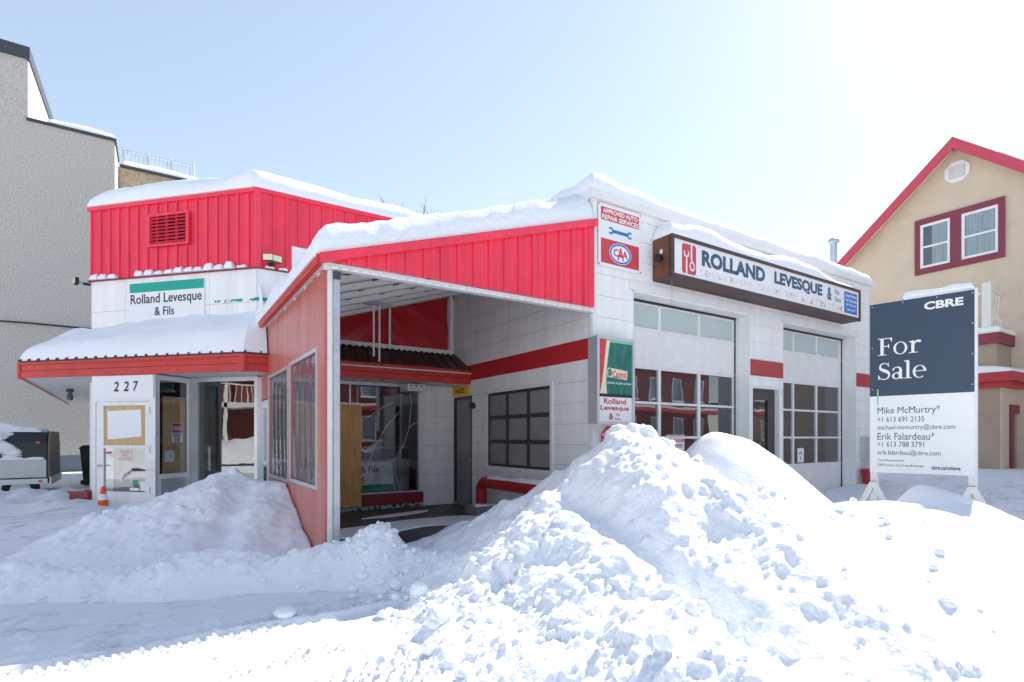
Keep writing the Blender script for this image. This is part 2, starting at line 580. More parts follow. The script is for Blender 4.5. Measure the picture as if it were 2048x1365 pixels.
def tyre(x, y, x0, y0, ang, width, seed):
    """tread print running along a line through (x0,y0); returns height change"""
    ca, sa = math.cos(ang), math.sin(ang)
    u = (x - x0) * ca + (y - y0) * sa
    v = -(x - x0) * sa + (y - y0) * ca + .10 * np.sin(u * .35 + seed)
    inside = sm(width / 2 - np.abs(v), 0, .03)
    lug = np.sin(2 * math.pi * (u / .105 + .35 * np.abs(v) / .085)) * np.cos(2 * math.pi * v / .08)
    wear = sm(fbm(u, v * 2, .8, 3, seed), -.25, .25)
    berm = np.exp(-((np.abs(v) - width / 2 - .03) / .03)**2) * .014
    return inside * (-.024 + .028 * np.clip(lug * 2, -1, 1) * wear) + berm * wear

def H_ground(X, Y, detail=True):
    x, y = c2b(X, Y)
    z = .015 + 0 * X
    z = z + .27 * sm(X, 1.6, 4.6) * sm(Y, 3.9, 6.6)                       # yard at the right
    left = sm(-X + (Y - 6.6) * .25, 2.0, 3.2) * sm(Y, 6.0, 7.6)
    z = z + .17 * left
    # drift against the entry
    z = z + .14 * np.exp(-((X + 5.4) / 1.5)**2 - ((Y - 7.7) / .75)**2)
    z = z + .35 * sm(X, 6, 11) * sm(Y, 9, 13)
    # rough thrown snow on the far left
    rl = np.exp(-((X + 8.6) / 1.9)**2 - ((Y - 9.6) / 1.1)**2)
    z = z + rl * (.16 + .10 * np.abs(fbm(X, Y, 2.6, 4, 31)) * 4)
    z = z + .10 * np.exp(-((X + 7.2) / .5)**2 - ((Y - 8.6) / .3)**2)
    # the road: packed, rutted
    road = 1 - sm(Y + .12 * X, 4.1, 5.0)
    road = road * (1 - sm(X, 1.5, 3))
    z = z + road * (.012 * fbm(X, Y * 2.2, 1.2, 5, 3))
    if detail:
        z = z + road * .010 * fbm(X, Y, 9, 3, 12) + (1 - road) * .012 * fbm(X, Y, 2.5, 4, 13)
        for k, (x0, y0, a, w) in enumerate(((-4.2, -1.75, .02, .24), (-4.4, -2.25, .13, .26), (-4.6, -2.75, .16, .30), (-4.0, -1.42, -.03, .2), (-5, -3.25, .2, .28))):
            z = z + road * tyre(x, y, x0, y0, a, w, 50 + k)
        z = z + road * .02 * np.maximum(0, fbm(X, Y, 5, 3, 77) - .22) * 4
    # bare floor under the canopy
    can = sm(x, -3.82, -3.70) * sm(.25 - x, 0, .2) * sm(y, -.28, .10) * sm(4.8 - y, 0, .2)
    z = z * (1 - can) + (-.06) * can
    # building footprints stay low
    inb = sm(y, .1, .4) * sm(x, 0, .1) * (1 - sm(x, 8.2, 8.5))
    z = z * (1 - inb) - .05 * inb
    return z

def rect_mesh(name, Xs, Ys, Hf, material, clip=None, keepfn=None):
    X, Y = np.meshgrid(Xs, Ys, indexing='ij')
    Z = Hf(X, Y)
    x, y = c2b(X, Y)
    ni, nj = X.shape
    co = np.stack([x, y, Z], -1).reshape(-1, 3)
    idx = np.arange(ni * nj).reshape(ni, nj)
    f = np.stack([idx[:-1, :-1], idx[1:, :-1], idx[1:, 1:], idx[:-1, 1:]], -1).reshape(-1, 4)
    if clip is not None:
        K = (Z > clip(X, Y))
        kf = (K[:-1, :-1] | K[1:, :-1] | K[1:, 1:] | K[:-1, 1:]).reshape(-1)
        f = f[kf]
        used = np.unique(f)
        remap = -np.ones(ni * nj, int); remap[used] = np.arange(len(used))
        co = co[used]; f = remap[f]
    me = bpy.data.meshes.new(name)
    me.vertices.add(len(co)); me.vertices.foreach_set('co', co.ravel())
    me.loops.add(f.size); me.loops.foreach_set('vertex_index', f.ravel())
    me.polygons.add(len(f)); me.polygons.foreach_set('loop_start', np.arange(0, f.size, 4)); me.polygons.foreach_set('loop_total', np.full(len(f), 4))
    me.polygons.foreach_set('use_smooth', np.ones(len(f), bool))
    me.update(calc_edges=True)
    me.materials.append(material)
    o = bpy.data.objects.new(name, me)
    COL.objects.link(o)
    return o
def steps(segs):
    out = [segs[0][0]]
    for a, b, st in segs:
        n = max(1, int(round((b - a) / st)))
        out += list(np.linspace(a, b, n + 1)[1:])
    return np.array(out)
GX = steps([(-300, -60, 40), (-60, -16, 4), (-16, -6.5, .12), (-6.5, -4.2, .035), (-4.2, 1.2, .017), (1.2, 6.5, .06), (6.5, 16, .15), (16, 60, 4), (60, 300, 40)])
GY = steps([(-120, -20, 25), (-20, 2.4, 1.0), (2.4, 5.2, .017), (5.2, 7.5, .035), (7.5, 14, .10), (14, 40, 2), (40, 400, 60)])
g = rect_mesh('snow_ground', GX, GY, H_ground, SNOWP)
g['kind'] = 'structure'

def splat(X, Y, Z, chunks):
    """raise a height grid by half-buried lumps: (cx,cy,r,flat)"""
    xs = X[:, 0]; ys = Y[0]
    for cx, cy, r, k, ax, an in chunks:
        i0, i1 = np.searchsorted(xs, [cx - 1.5 * r, cx + 1.5 * r]); j0, j1 = np.searchsorted(ys, [cy - 1.5 * r, cy + 1.5 * r])
        if i1 - i0 < 2 or j1 - j0 < 2: continue
        dx = X[i0:i1, j0:j1] - cx; dy = Y[i0:i1, j0:j1] - cy
        u = dx * math.cos(an) + dy * math.sin(an); v = (-dx * math.sin(an) + dy * math.cos(an)) * ax
        # squarish lumps: superellipse footprint
        d = (np.abs(u / r)**2.6 + np.abs(v / r)**2.6)
        ci = (i1 - i0) // 2; cj = (j1 - j0) // 2
        base = Z[i0:i1, j0:j1]
        zc = base[ci, cj]
        h = np.where(d < 1, (1 - np.clip(d, 0, 1))**.42 * r * k, -9)
        cand = .5 * zc + .5 * base + h * .9 - .15 * r
        Z[i0:i1, j0:j1] = np.where(d < 1, np.maximum(base, cand), base)
    return Z

class Patch:
    """a height patch with lumps, kept only where it rises above the ground"""
    def __init__(self, X0, X1, Y0, Y1, st, base, lumps=(), post=None):
        self.Xs = np.arange(X0, X1, st); self.Ys = np.arange(Y0, Y1, st)
        X, Y = np.meshgrid(self.Xs, self.Ys, indexing='ij')
        Z = base(X, Y)
        for l in lumps: Z = splat(X, Y, Z, l)
        if post: Z = post(X, Y, Z)
        self.Z = Z
    def make(self, name, material):
        Z = self.Z
        return rect_mesh(name, self.Xs, self.Ys, lambda X, Y: Z, material, clip=lambda X, Y: H_ground(X, Y, False) - .035)
    def h(self, X, Y):
        i = int((X - self.Xs[0]) / (self.Xs[1] - self.Xs[0])); j = int((Y - self.Ys[0]) / (self.Ys[1] - self.Ys[0]))
        if 0 <= i < len(self.Xs) and 0 <= j < len(self.Ys): return float(self.Z[i, j])
        return -1
rng = np.random.RandomState(5)
def lumps(n, fn, rmin, rmax, kmin=.5, kmax=1.0):
    out = []
    while len(out) < n:
        p = fn()
        if p is None: continue
        r = rmin * (rmax / rmin)**(rng.rand()**1.8)
        out.append((p[0], p[1], r, kmin + (kmax - kmin) * rng.rand(), 1 + .7 * rng.rand(), rng.rand() * 3.14))
    return out

# ---- the big ploughed heap
PC = (1.22, 6.0)
def pile_base(X, Y):
    dx, dy = X - PC[0], Y - PC[1]
    r = np.hypot(dx * np.where(dx > 0, 1.0, 1.0 + .28 * sm(-dy, .2, 1.8)), dy * np.where(dy > 0, 1.25, .76))
    ang = np.arctan2(dy, dx)
    Rr = 2.85 + .25 * np.sin(ang * 3 + 1) + .12 * np.sin(ang * 7)
    q = np.clip(1 - r / Rr, -.2, 1)
    z = 1.44 * np.sign(q) * np.abs(q)**1.06
    z = np.minimum(z, 1.24 + .16 * z) + .05 * np.exp(-(r / .30)**2)
    # ridge running down towards the road on the right
    z = z + .20 * np.exp(-((dx - .55 + .45 * (dy + 1.2)) / .42)**2) * sm(-dy, .2, 1.0) * sm(3.6 + dy, 0, .8)
    z = z + .24 * fbm(X, Y, .8, 3, 21) * sm(q, 0, .35) + .10 * fbm(X, Y, 2.6, 3, 24) * sm(q, 0, .25)
    # gully down the left front
    z = z - .20 * np.exp(-((dx + .55 + .40 * (dy + 1)) / .20)**2) * sm(-dy, .1, .8) * sm(q, .05, .3)
    return z
def in_pile():
    a = rng.rand() * 2 * math.pi; rr = math.sqrt(rng.rand()) * 2.9
    X = PC[0] + rr * math.cos(a) * (.95 if math.cos(a) > 0 else .85); Y = PC[1] + rr * math.sin(a) * 1.3
    if Y > 6.9 or Y < 2.25: return None
    # lumps gather in bands with plain snow between
    if float(fbm(np.array(X), np.array(Y), 1.3, 3, 55)) < .02 and rng.rand() < .85: return None
    # the left flank is a smooth sheared face
    if X < PC[0] - .15 and Y > 5.1 + .25 * (PC[0] - X) and rng.rand() < .93: return None
    return X, Y
L1 = lumps(60, in_pile, .08, .20, .2, .5)
L2 = lumps(560, in_pile, .03, .08, .3, .8)
L3 = lumps(5200, in_pile, .012, .032, .4, 1.0)
crest = [(PC[0] + dx, PC[1] + dy, r, .8, 1.1, .5 * i) for i, (dx, dy, r) in enumerate(((-.07, .02, .12), (.12, -.02, .10), (.28, .0, .12), (.46, -.06, .11), (.62, -.02, .12), (.85, -.05, .11)))]
def pile_post(X, Y, Z):
    rough = sm(fbm(X, Y, 3, 2, 90), -.3, .2)
    flank = sm(PC[0] - .1 - X, 0, .3) * sm(Y - 5.0 - .25 * (PC[0] - X), 0, .3)
    x, y = c2b(X, Y)
    Z = Z + (1 - flank) * (.05 * np.abs(fbm(X, Y, 5, 3, 95)) + .022 * fbm(X, Y, 17, 3, 91) * rough) + flank * .035 * fbm(X * 3.2 + Y, Y * .7, 2.2, 3, 92)
    # stays out of the wall
    Z = np.where((y > -.02) & (x > -.02), -.3, Z)
    return Z
PILE = Patch(-2.6, 6.0, 1.9, 8.0, .0155, pile_base, (L1, crest, L2, L3), pile_post)
pile = PILE.make('snow_pile', SNOWR)
tag(pile, 'tallest heap of lumpy ploughed snow in front of the garage corner', 'snow pile')

# ---- smooth drift behind the heap, running to the sale board
def drift_base(X, Y):
    x, y = c2b(X, Y)
    z = 1.52 * np.exp(-((X - 2.75) / np.where(X > 2.75, 1.42, 1.1))**2 - ((Y - 7.05) / np.where(Y > 7.05, .8, 1.5))**2)
    z = np.maximum(z, .97 * np.exp(-(np.abs(X - 4.5 - .1 * (Y - 6)) / np.where(X > 4.5, 1.25, .55))**1.7 - ((Y - 5.95) / np.where(Y > 5.95, .62, 1.9))**2))
    sp = .84 * np.exp(-((X - 3.6) / 1.9)**2 - ((Y - 4.9) / 1.6)**2)
    z = np.log(np.exp(z * 9) + np.exp(sp * 9)) / 9 - .06
    z = z + .12 * fbm(X, Y, .9, 3, 61) + .012 * fbm(X * 2, Y, 3, 3, 62)
    # wind pits and slide marks
    for a, b, rx, ry, dd in ((4.75, 5.3, .28, .14, .13), (4.2, 5.35, .22, .1, .09), (3.9, 4.6, .5, .05, .05), (4.5, 4.2, .5, .05, .05), (3.4, 4.9, .5, .05, .04)):
        z = z - dd * np.exp(-((X - a + .5 * (Y - b)) / rx)**2 - ((Y - b) / ry)**2)
    z = np.where(y > -.05, -.3, z)
    return z
DRIFT = Patch(.6, 8.2, 2.8, 9.6, .04, drift_base)
tag(DRIFT.make('snow_drift', SNOW), 'smooth wind-packed snow drift between the lumpy heap and the sale board', 'snow drift')

# ---- mound leaning on the red canopy wall
MX, MY = b2c(-4.42, 2.7)
def mound_base(X, Y):
    x, y = c2b(X, Y)
    dx, dy = X - MX, Y - MY
    r = np.hypot(dx * np.where(dx > 0, .72, .85), dy * np.where(dy > 0, 1.5, .92))
    q = np.clip(1 - r / 2.15, -.2, 1)
    z = .98 * np.sign(q) * np.abs(q)**1.12 + .06 * np.exp(-(r / .2)**2)
    z = z + .14 * fbm(X, Y, 1.3, 4, 33) * sm(q, 0, .3)
    z = z - .10 * np.exp(-((dx - .25 + .3 * dy) / .16)**2) * sm(-dy, .2, .8) * sm(q, .1, .3)
    z = np.where(x > -3.775, -.4, z)
    z = np.where(y > 4.2, -.4, z)
    return z
def in_mound():
    a = rng.rand() * 6.283; rr = math.sqrt(rng.rand()) * 2.0
    X, Y = MX + rr * math.cos(a), MY + rr * math.sin(a)
    if X > MX + .25 and rng.rand() < .9: return None
    return X, Y
MOUND = Patch(MX - 2.8, MX + 2.6, MY - 2.4, MY + 1.6, .02, mound_base, (lumps(26, in_mound, .07, .16, .3, .7), lumps(160, in_mound, .03, .08, .3, .8), lumps(700, in_mound, .012, .035, .4, .9)),
              lambda X, Y, Z: np.where(c2b(X, Y)[0] > -3.775, -.4, Z + .022 * fbm(X, Y, 7, 4, 5)))
tag(MOUND.make('snow_mound', SNOW), 'mound of shovelled snow leaning on the faded red canopy wall', 'snow pile')

# ---- low ploughed ridge along the road
def ridge_base(X, Y):
    cy = np.interp(X, [-8, -5, -3, -1.7, -.9, .2], [4.95, 5.0, 5.15, 5.62, 5.55, 5.6]) + .12 * fbm(X, X * 0, .9, 2, 8)
    hh = 1.25 * np.interp(X, [-9, -6, -4.5, -2.6, -1.75, -1.35, -1.1, -.6, 0, .6], [.05, .10, .17, .25, .27, .34, .16, .24, .20, .05]) * (1 + .7 * fbm(X, X * 0 + 3, 1.7, 3, 9))
    d = Y - cy
    w = np.where(d > 0, .30, .42)
    z = hh * np.exp(-np.abs(d / w)**2.3) - .02
    z = z + .07 * np.exp(-((X + .9) / 1.6)**2 - ((Y - 5.1) / .25)**2)
    z = z + .09 * fbm(X, Y, 2.2, 4, 14) * np.exp(-np.abs(d / w)**2)
    return z
def in_ridge():
    X = -6.5 + 7 * rng.rand()
    cy = np.interp(X, [-8, -5, -3, -1.7, -.9, .2], [4.95, 5.0, 5.15, 5.62, 5.55, 5.6])
    return X, cy + rng.randn() * .2
RIDGE = Patch(-8.5, .9, 4.2, 6.6, .018, ridge_base, (lumps(120, in_ridge, .05, .12, .3, .7), lumps(700, in_ridge, .02, .05, .4, .9)), lambda X, Y, Z: Z + .012 * fbm(X, Y, 10, 3, 6))
tag(RIDGE.make('snow_ridge', SNOWR), 'low ploughed snow ridge along the road below the canopy', 'snow bank')

# ---- loose lumps
def ico(sub=1):
    bm = bmesh.new(); bmesh.ops.create_icosphere(bm, subdivisions=sub, radius=1)
    v = np.array([list(q.co) for q in bm.verts]); f = [tuple(q.index for q in p.verts) for p in bm.faces]; bm.free()
    return v, f
ICO2 = ico(2); ICO1 = ico(1); ICO3 = ico(3)
def lump_verts(base, r, seed, rough=.3, flat=.8):
    v, f = base
    rs = np.random.RandomState(seed)
    k = np.ones(len(v))
    for _ in range(7):           # cut facets so that it reads as broken crust
        d = rs.randn(3); d /= np.linalg.norm(d)
        lim = .62 + .3 * rs.rand()
        p = v @ d
        k = np.where(p > lim, np.minimum(k, lim / np.maximum(p, .01)), k)
    w = v * k[:, None] * (1 + rough * .35 * (rs.rand(len(v), 1) - .5)) * np.array([1, .75 + .4 * rs.rand(), flat])
    a = rs.rand() * 6.28
    c, s = math.cos(a), math.sin(a)
    w = np.stack([w[:, 0] * c - w[:, 1] * s, w[:, 0] * s + w[:, 1] * c, w[:, 2]], -1)
    return w * r, f
def height_at(X, Y):
    z = float(H_ground(np.array([[X]]), np.array([[Y]]))[0, 0])
    return max(z, PILE.h(X, Y), DRIFT.h(X, Y), MOUND.h(X, Y), RIDGE.h(X, Y))
q = MB(); off = 0
spots = []
for k in range(520):
    p = in_pile()
    if p is None or p[1] > 6.2: continue
    spots.append((p[0], p[1], .015 + .035 * rng.rand()**2))
for k in range(260):              # spill at the foot of the heap
    a = math.pi * (1.02 + .38 * rng.rand()); rr = 2.35 + .6 * rng.rand()
    spots.append((PC[0] + rr * math.cos(a), PC[1] + rr * math.sin(a) * .95, .012 + .04 * rng.rand()**2.2))
for k in range(110):
    p = in_ridge(); spots.append((p[0], p[1] - .25, .01 + .025 * rng.rand()**2))
for k, (X, Y, r) in enumerate(spots):
    if Y < 2.2: continue
    v, f = lump_verts(ICO1 if r < .03 else ICO2, r, k)
    x, y = c2b(X, Y); z = height_at(X, Y) + r * .35
    i = len(q.v)
    q.v += [Vector((x + a[0], y + a[1], z + a[2])) for a in v]
    q.f += [tuple(i + n for n in t) for t in f]
o = q.build('loose_snow_lumps', SNOWR, None, True)
o['kind'] = 'stuff'; o['label'] = 'small loose snow lumps scattered over the heap and the road'; o['category'] = 'snow lumps'

def z0_at(x, y):
    return height_at(*b2c(x, y))
def chunk(px_u, px_v, r, label, seed, flat=.85, round_=False, name='snow_chunk', zoff=.35):
    X0 = (px_u - 1024) / 1083
    # walk along the ray until it meets the snow
    for Y in np.arange(2.3, 9, .02):
        z = 1.4 - (px_v - 876) * Y / 1083
        if z <= height_at(X0 * Y, Y): break
    x, y = c2b(X0 * Y, Y)
    zz = height_at(X0 * Y, Y)
    v, f = lump_verts(ICO3, r, seed, .06 if round_ else .15, flat)
    if round_:
        v = ICO3[0] * r * (1 + .03 * np.random.RandomState(seed).randn(len(ICO3[0]), 1) * .4)
    q = MB(); q.v = [Vector((x + a[0], y + a[1], zz + a[2] + r * (.8 if round_ else zoff))) for a in v]; q.f = f
    o = q.build(name, SNOWR, None, True)
    return tag(o, label, 'snow', 'loose snow chunks')
chunk(838, 1196, .078, 'round snowball lying on the packed road left of the heap', 3, round_=True, name='snowball')
chunk(568, 1236, .10, 'broken snow slab lying in the sunlit strip of road', 8, .5)
chunk(885, 1240, .09, 'large snow chunk at the left foot of the lumpy heap', 11)
chunk(868, 1250, .06, 'smaller snow chunk touching the large one at the heap foot', 12)
chunk(860, 1308, .06, 'pale snow chunk lying alone in the shade below the heap', 13)
chunk(792, 1178, .07, 'dirty snow chunk at the right end of the ploughed ridge', 14)
chunk(810, 1300, .055, 'flat snow chip on the shaded tyre tracks', 15, .4)
chunk(1545, 1290, .055, 'square snow block low on the front of the heap', 16)
chunk(1582, 1310, .06, 'upright snow block right of the square one low on the heap', 17, 1.1)
chunk(1330, 1300, .06, 'whitish snow block near the bottom of the heap', 18)

# ================================================================== GARAGE
GF = Frame((0, 0), (0, -1))
GS = Frame((0, 0), (-1, 0))
ZC = [-.1, .03, .346, .662, .978, 1.294, 1.61, 1.926, 2.242, 2.558, 2.86, 3.175, 3.49, 3.805, 4.12, 4.435, 4.75, 4.87]
garage = thing('garage_building', 'white panelled two-bay garage with a red stripe and flat snowy roof', 'garage', (4.2, 0, 0))
D1 = (.81, 3.82, -.2, 3.66); D2 = (4.87, 7.77, -.2, 3.66); SD = (3.87, 4.78, -.2, 2.36)
FH = [D1, D2, SD]
part(MB().wall(GF, .014, 8.43, -.1, 4.88, -.42, -.012, FH), 'wall', WHITEB, garage)
SH = [(-3.2, -.98, .84, 2.26), (-4.42, -3.62, -.2, 2.25)]
part(MB().wall(GS, -4.5, -.421, -.1, 4.88, -.2, -.012, SH), 'wall', WHITEB, garage)
part(bx(8.2, 8.43, .42, 9, -.1, 4.88), 'wall', WHITE, garage)
planks(GF, .08, 8.36, ZC, -.02, 0, FH, garage, WHITE, maxlen=3.2)
planks(GS, -4.40, -.08, ZC, -.02, 0, SH, garage, WHITE, maxlen=2.6)
for s0, s1 in ((-.006, .075), (8.365, 8.436)):
    part(fb(GF, s0, s1, -.03, .012, -.1, 4.87), 'corner_trim', TRIMW, garage)
part(fb(GS, -.075, -.0165, -.03, .012, -.1, 4.87), 'corner_trim', TRIMW, garage)
part(MB().poly([(0, 0, 4.9), (8.43, 0, 4.9), (8.43, 9, 4.9), (0, 9, 4.9)]), 'roof', DARKCAP, garage)
for a, b in ((-.07, 2.8), (2.806, 5.6), (5.606, 8.5)):
    part(MB().fbox(GF, a, b, -.3, .07, 4.862, 4.965).fbox(GF, a, b, -.3, .045, 4.965, 5.0), 'cornice', TRIMW, garage)
part(MB().box(-.07, .3, .303, 4.4, 4.862, 4.985), 'cornice', TRIMW, garage)
for s0, s1, m in ((3.822, 4.866, REDSF), (7.772, 8.44, REDSF), (-.0075, .079, REDSF)):
    part(fb(GF, s0, s1, .002, .0165, 2.55, 2.845), 'red_stripe', m, garage)
part(fb(GS, -4.39, -.079, .001, .006, 2.556, 2.862), 'red_stripe', REDS, garage)
# reveals
for s, z1 in ((.81, 3.66), (3.82, 3.66), (4.87, 3.66), (7.77, 3.66)):
    k = .02 if s in (.81, 4.87) else -.02
    part(fb(GF, min(s, s + k), max(s, s + k), -.40, .003, 0, z1), 'door_jamb', WHITE, garage)
for s0, s1 in ((.81, 3.82), (4.87, 7.77)):
    part(fb(GF, s0, s1, -.4, .003, 3.64, 3.662), 'door_head', WHITE, garage)
    part(fb(GF, s0 - .06, s1 + .06, .002, .03, 3.66, 3.80), 'lintel_board', TRIMW, garage)
def garage_door(s0, s1, cols):
    dr = part(MB().wall(GF, s0 + .03, s1 - .03, 0, 3.63, -.35, -.30,
              [(a, b, z0, z1) for a, b in cols for z0, z1 in ((3.20, 3.58), (1.995, 2.53), (1.425, 1.955), (.855, 1.385))]), 'garage_door', TRIMW, garage)
    for z in (3.155, 2.575, 1.975, 1.405, .82):
        part(fb(GF, s0 + .03, s1 - .03, -.32, -.289, z - .008, z + .008), 'rail', TRIMW, dr)
    for a, b in cols:
        part(fb(GF, a - .005, b + .005, -.335, -.328, 3.195, 3.585), 'pane', GLASSF, dr)
        for z0, z1 in ((1.995, 2.53), (1.425, 1.955), (.855, 1.385)):
            part(fb(GF, a - .005, b + .005, -.335, -.328, z0 - .005, z1 + .005), 'pane', GLASSD, dr)
    for s in (s0 + .021, s1 - .045):
        part(fb(GF, s, s + .024, -.36, -.285, 0, 3.63), 'dark_gap_strip', BLACKP, dr)  # black strip painted in for the shaded gap at the door edge
    part(fb(GF, s0 + .03, s1 - .03, -.36, -.27, 3.605, 3.639), 'dark_gap_strip', BLACKP, dr)  # same black strip for the dark gap along the head
garage_door(.81, 3.82, ((.86, 1.72), (1.78, 2.74), (2.80, 3.75)))
garage_door(4.87, 7.77, ((4.93, 5.76), (5.81, 6.67), (6.72, 7.66)))
# inside
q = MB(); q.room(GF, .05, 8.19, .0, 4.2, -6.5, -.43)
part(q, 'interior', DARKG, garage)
part(MB().box(1.2, 2.6, 2.2, 2.9, 0, 1.0).box(5.2, 6.0, 3, 3.5, 0, 1.5), 'workbench', RUST, garage)
# service door
d = part(MB().wall(GF, 3.9, 4.75, .06, 2.32, -.14, -.09, [(4.07, 4.52, .35, 2.12)]), 'service_door', DOORB, garage)
part(fb(GF, 4.065, 4.525, -.12, -.112, .345, 2.125), 'pane', GLASSD, d)
part(MB().fbox(GF, 4.05, 4.07, -.09, -.078, .33, 2.14).fbox(GF, 4.52, 4.54, -.09, -.078, .33, 2.14).fbox(GF, 4.05, 4.54, -.09, -.078, 2.12, 2.14), 'glazing_bead', BRONZE, d)
part(MB().tube([GF(3.96, -.09, 1.18), GF(3.96, -.03, 1.18)], .028), 'handle', STEEL, d, True)
part(MB().fbox(GF, 3.872, 3.9, -.2, .004, 0, 2.36).fbox(GF, 4.75, 4.778, -.2, .004, 0, 2.36).fbox(GF, 3.9, 4.75, -.2, .004, 2.322, 2.358), 'door_frame', TRIMW, garage)
n = part(fb(GF, 4.16, 4.31, -.111, -.1085, 1.10, 1.28), 'notice', PAPER, d)
part(fb(GF, 4.165, 4.305, -.1085, -.1075, 1.225, 1.275), 'notice_band', SIGNR, n)
n = part(fb(GF, 4.10, 4.40, -.111, -.1085, .62, .92), 'notice', PAPER, d)
part(MB().ring(GF, 4.25, .77, .10, .10, .075, .075, -.1085, -.1072), 'notice_ring', LETR, n)
part(MB().fbox(GF, 7.95, 8.3, .004, .09, .95, 1.42).fbox(GF, 8.0, 8.25, .004, .07, .6, .95), 'meter_box', ALU, garage)
n = part(fb(GF, 5.98, 6.22, -.3275, -.325, .88, 1.18), 'door_notice', PAPER, garage)
part(MB().ring(GF, 6.10, 1.06, .05, .05, .03, .03, -.325, -.3235, 20, -.6, 3.6).fbox(GF, 6.085, 6.11, -.325, -.3235, .92, 1.0), 'notice_mark', LETK, n)
n = part(fb(GF, 1.95, 2.40, -.3275, -.325, 1.18, 1.45), 'door_notice', PAPER, garage)
part(fb(GF, 1.965, 2.385, -.325, -.324, 1.33, 1.44), 'notice_band', SIGNR, n)
text(GF, 'DANGER', 2.0, 2.35, 1.35, 1.42, -.3235, LETW, n, .03)
text(GF, 'DO NOT ENTER', 1.99, 2.36, 1.23, 1.29, -.324, LETK, n, .02)

# side window
W = (-3.2, -.98, .84, 2.26)
win = part(MB().wall(GS, -3.26, -.94, .78, 2.30, -.005, .022, [(-3.05, -1.0, .87, 2.24)]), 'side_window', TRIMW, garage)
cols = (-3.03, -2.36, -1.69, -1.02); rows = (.88, 1.33, 1.78, 2.23)
hol = [(cols[i] + .035, cols[i + 1] - .035, rows[j] + .035, rows[j + 1] - .035) for i in range(3) for j in range(3)]
part(MB().wall(GS, -3.05, -1.0, .86, 2.25, -.10, -.03, hol), 'mullion_grid', BRONZE, win)
for h in hol:
    part(fb(GS, h[0] - .005, h[1] + .005, -.085, -.079, h[2] - .005, h[3] + .005), 'pane', GLASSD, win)
part(MB().fbox(GS, -3.05, -3.03, -.2, -.01, .86, 2.25), 'reveal', TRIMW, win)
for k, (a, b, z) in enumerate(((-3.0, -1.05, .868), (-1.62, -1.06, 1.345), (-1.64, -1.05, 1.795))):
    L = b - a
    snow_cap('sill_snow', None, lambda s, t, a=a, z=z: GS(a + s, -.075 + t, z), L, .09, .05 if k == 0 else .025, .05, 120 + k, .008, .05, parent=win, freq=5)
# staff door with PARTS above it
pd = part(MB().wall(GS, -4.38, -3.66, .03, 2.2, -.12, -.07, [(-4.20, -3.80, 1.02, 2.0), (-4.20, -3.80, .28, .84)]), 'parts_door', DOORB, garage)
for z0, z1 in ((1.02, 2.0), (.28, .84)):
    part(fb(GS, -4.205, -3.795, -.10, -.094, z0 - .005, z1 + .005), 'pane', GLASSD, pd)
part(MB().fbox(GS, -4.42, -4.38, -.16, .006, 0, 2.25).fbox(GS, -3.66, -3.622, -.16, .006, 0, 2.25).fbox(GS, -4.38, -3.66, -.16, .006, 2.2, 2.25), 'door_frame', BRONZE, garage)
part(fb(GS, -3.78, -3.70, -.07, -.045, .90, .98), 'lock', STEEL, pd)
part(fb(GS, -4.0, -3.84, -.0935, -.0925, 1.14, 1.42), 'notice', PAPER, pd)
part(fb(GS, -3.98, -3.86, -.0935, -.0925, 1.44, 1.56), 'notice', LETR, pd)
part(MB().tube([GS(-4.37, -.07, 1.95), GS(-4.37, -.06, 2.05)], .012), 'hinge', STEEL, pd)
part(MB().tube([GS(-4.37, -.07, .35), GS(-4.37, -.06, .45)], .012), 'hinge', STEEL, pd)
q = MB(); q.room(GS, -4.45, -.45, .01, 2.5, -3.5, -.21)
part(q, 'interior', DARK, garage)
part(MB().fbox(GS, -1.75, -.7, -.45, -.42, .1, 1.75), 'leaning_board', PLYL, garage)
part(MB().fbox(GS, -3.1, -2.5, -.9, -.86, .1, 2.0), 'white_cabinet', TRIMW, garage)
part(MB().tube([GS(-3.54, .0, 2.04), GS(-3.54, .07, 2.04)], .065, 18), 'bell', BLACKP, garage, True)
part(MB().fbox(GS, -4.5, -3.55, .006, .016, 0, .05), 'door_sill', CONC, garage)

# snow on the garage roof
L, D = 8.5, 4.6
snow_cap('roof_snow', 'long rounded snow layer on the flat garage roof', lambda s, t: (-.04 + s, -.02 + t, 5.0), L, D, lambda s, t: .27 + .12 * np.exp(-((s - .6) / .9)**2), .34, 3, .03, .10)

# ================================================================== CORNER SHOP
CH = Frame((-3.83, 4.4), (-.724, -.69))
BW = Frame((0, 4.4), (0, -1))
shop = thing('corner_shop', 'corner shop with red ribbed metal top, white band and red awning', 'shop', (-4, 6, 0))
core = [(-3.82, 4.43), (-.01, 4.43), (-.01, 18), (-6.33, 18), (-6.33, 7.06)]  # unseen rear lengthened so that its shadow covers the ground behind
part(MB().prism([(x, y, 2.66) for x, y in core], (0, 0, 3.04)), 'wall', WHITEB, shop)
part(MB().prism([(x, y, 5.701) for x, y in [(-3.85, 4.38), (0, 4.38), (0, 18), (-6.38, 18), (-6.38, 7.03)]], (0, 0, .04)), 'roof', DARKCAP, shop)
part(MB().wall(BW, -3.8, 0, 0, 2.66, -.12, -.012, [(-3.6, -.80, .32, 2.44)]), 'wall', WHITEB, shop)
part(MB().wall(CH, -3.62, -.0, 0, 2.66, -.12, -.012, [(-1.22, -.05, .33, 2.42), (-2.72, -1.40, -.1, 2.44)]), 'wall', WHITEB, shop)
part(MB().box(-6.36, -6.25, 7.05, 18, 0, 3.2), 'side_wall', LIT, shop)
part(MB().box(-6.25, -.01, 17.8, 18, 0, 2.66), 'rear_wall', LIT, shop)  # closes the unseen, lengthened rear against the sun
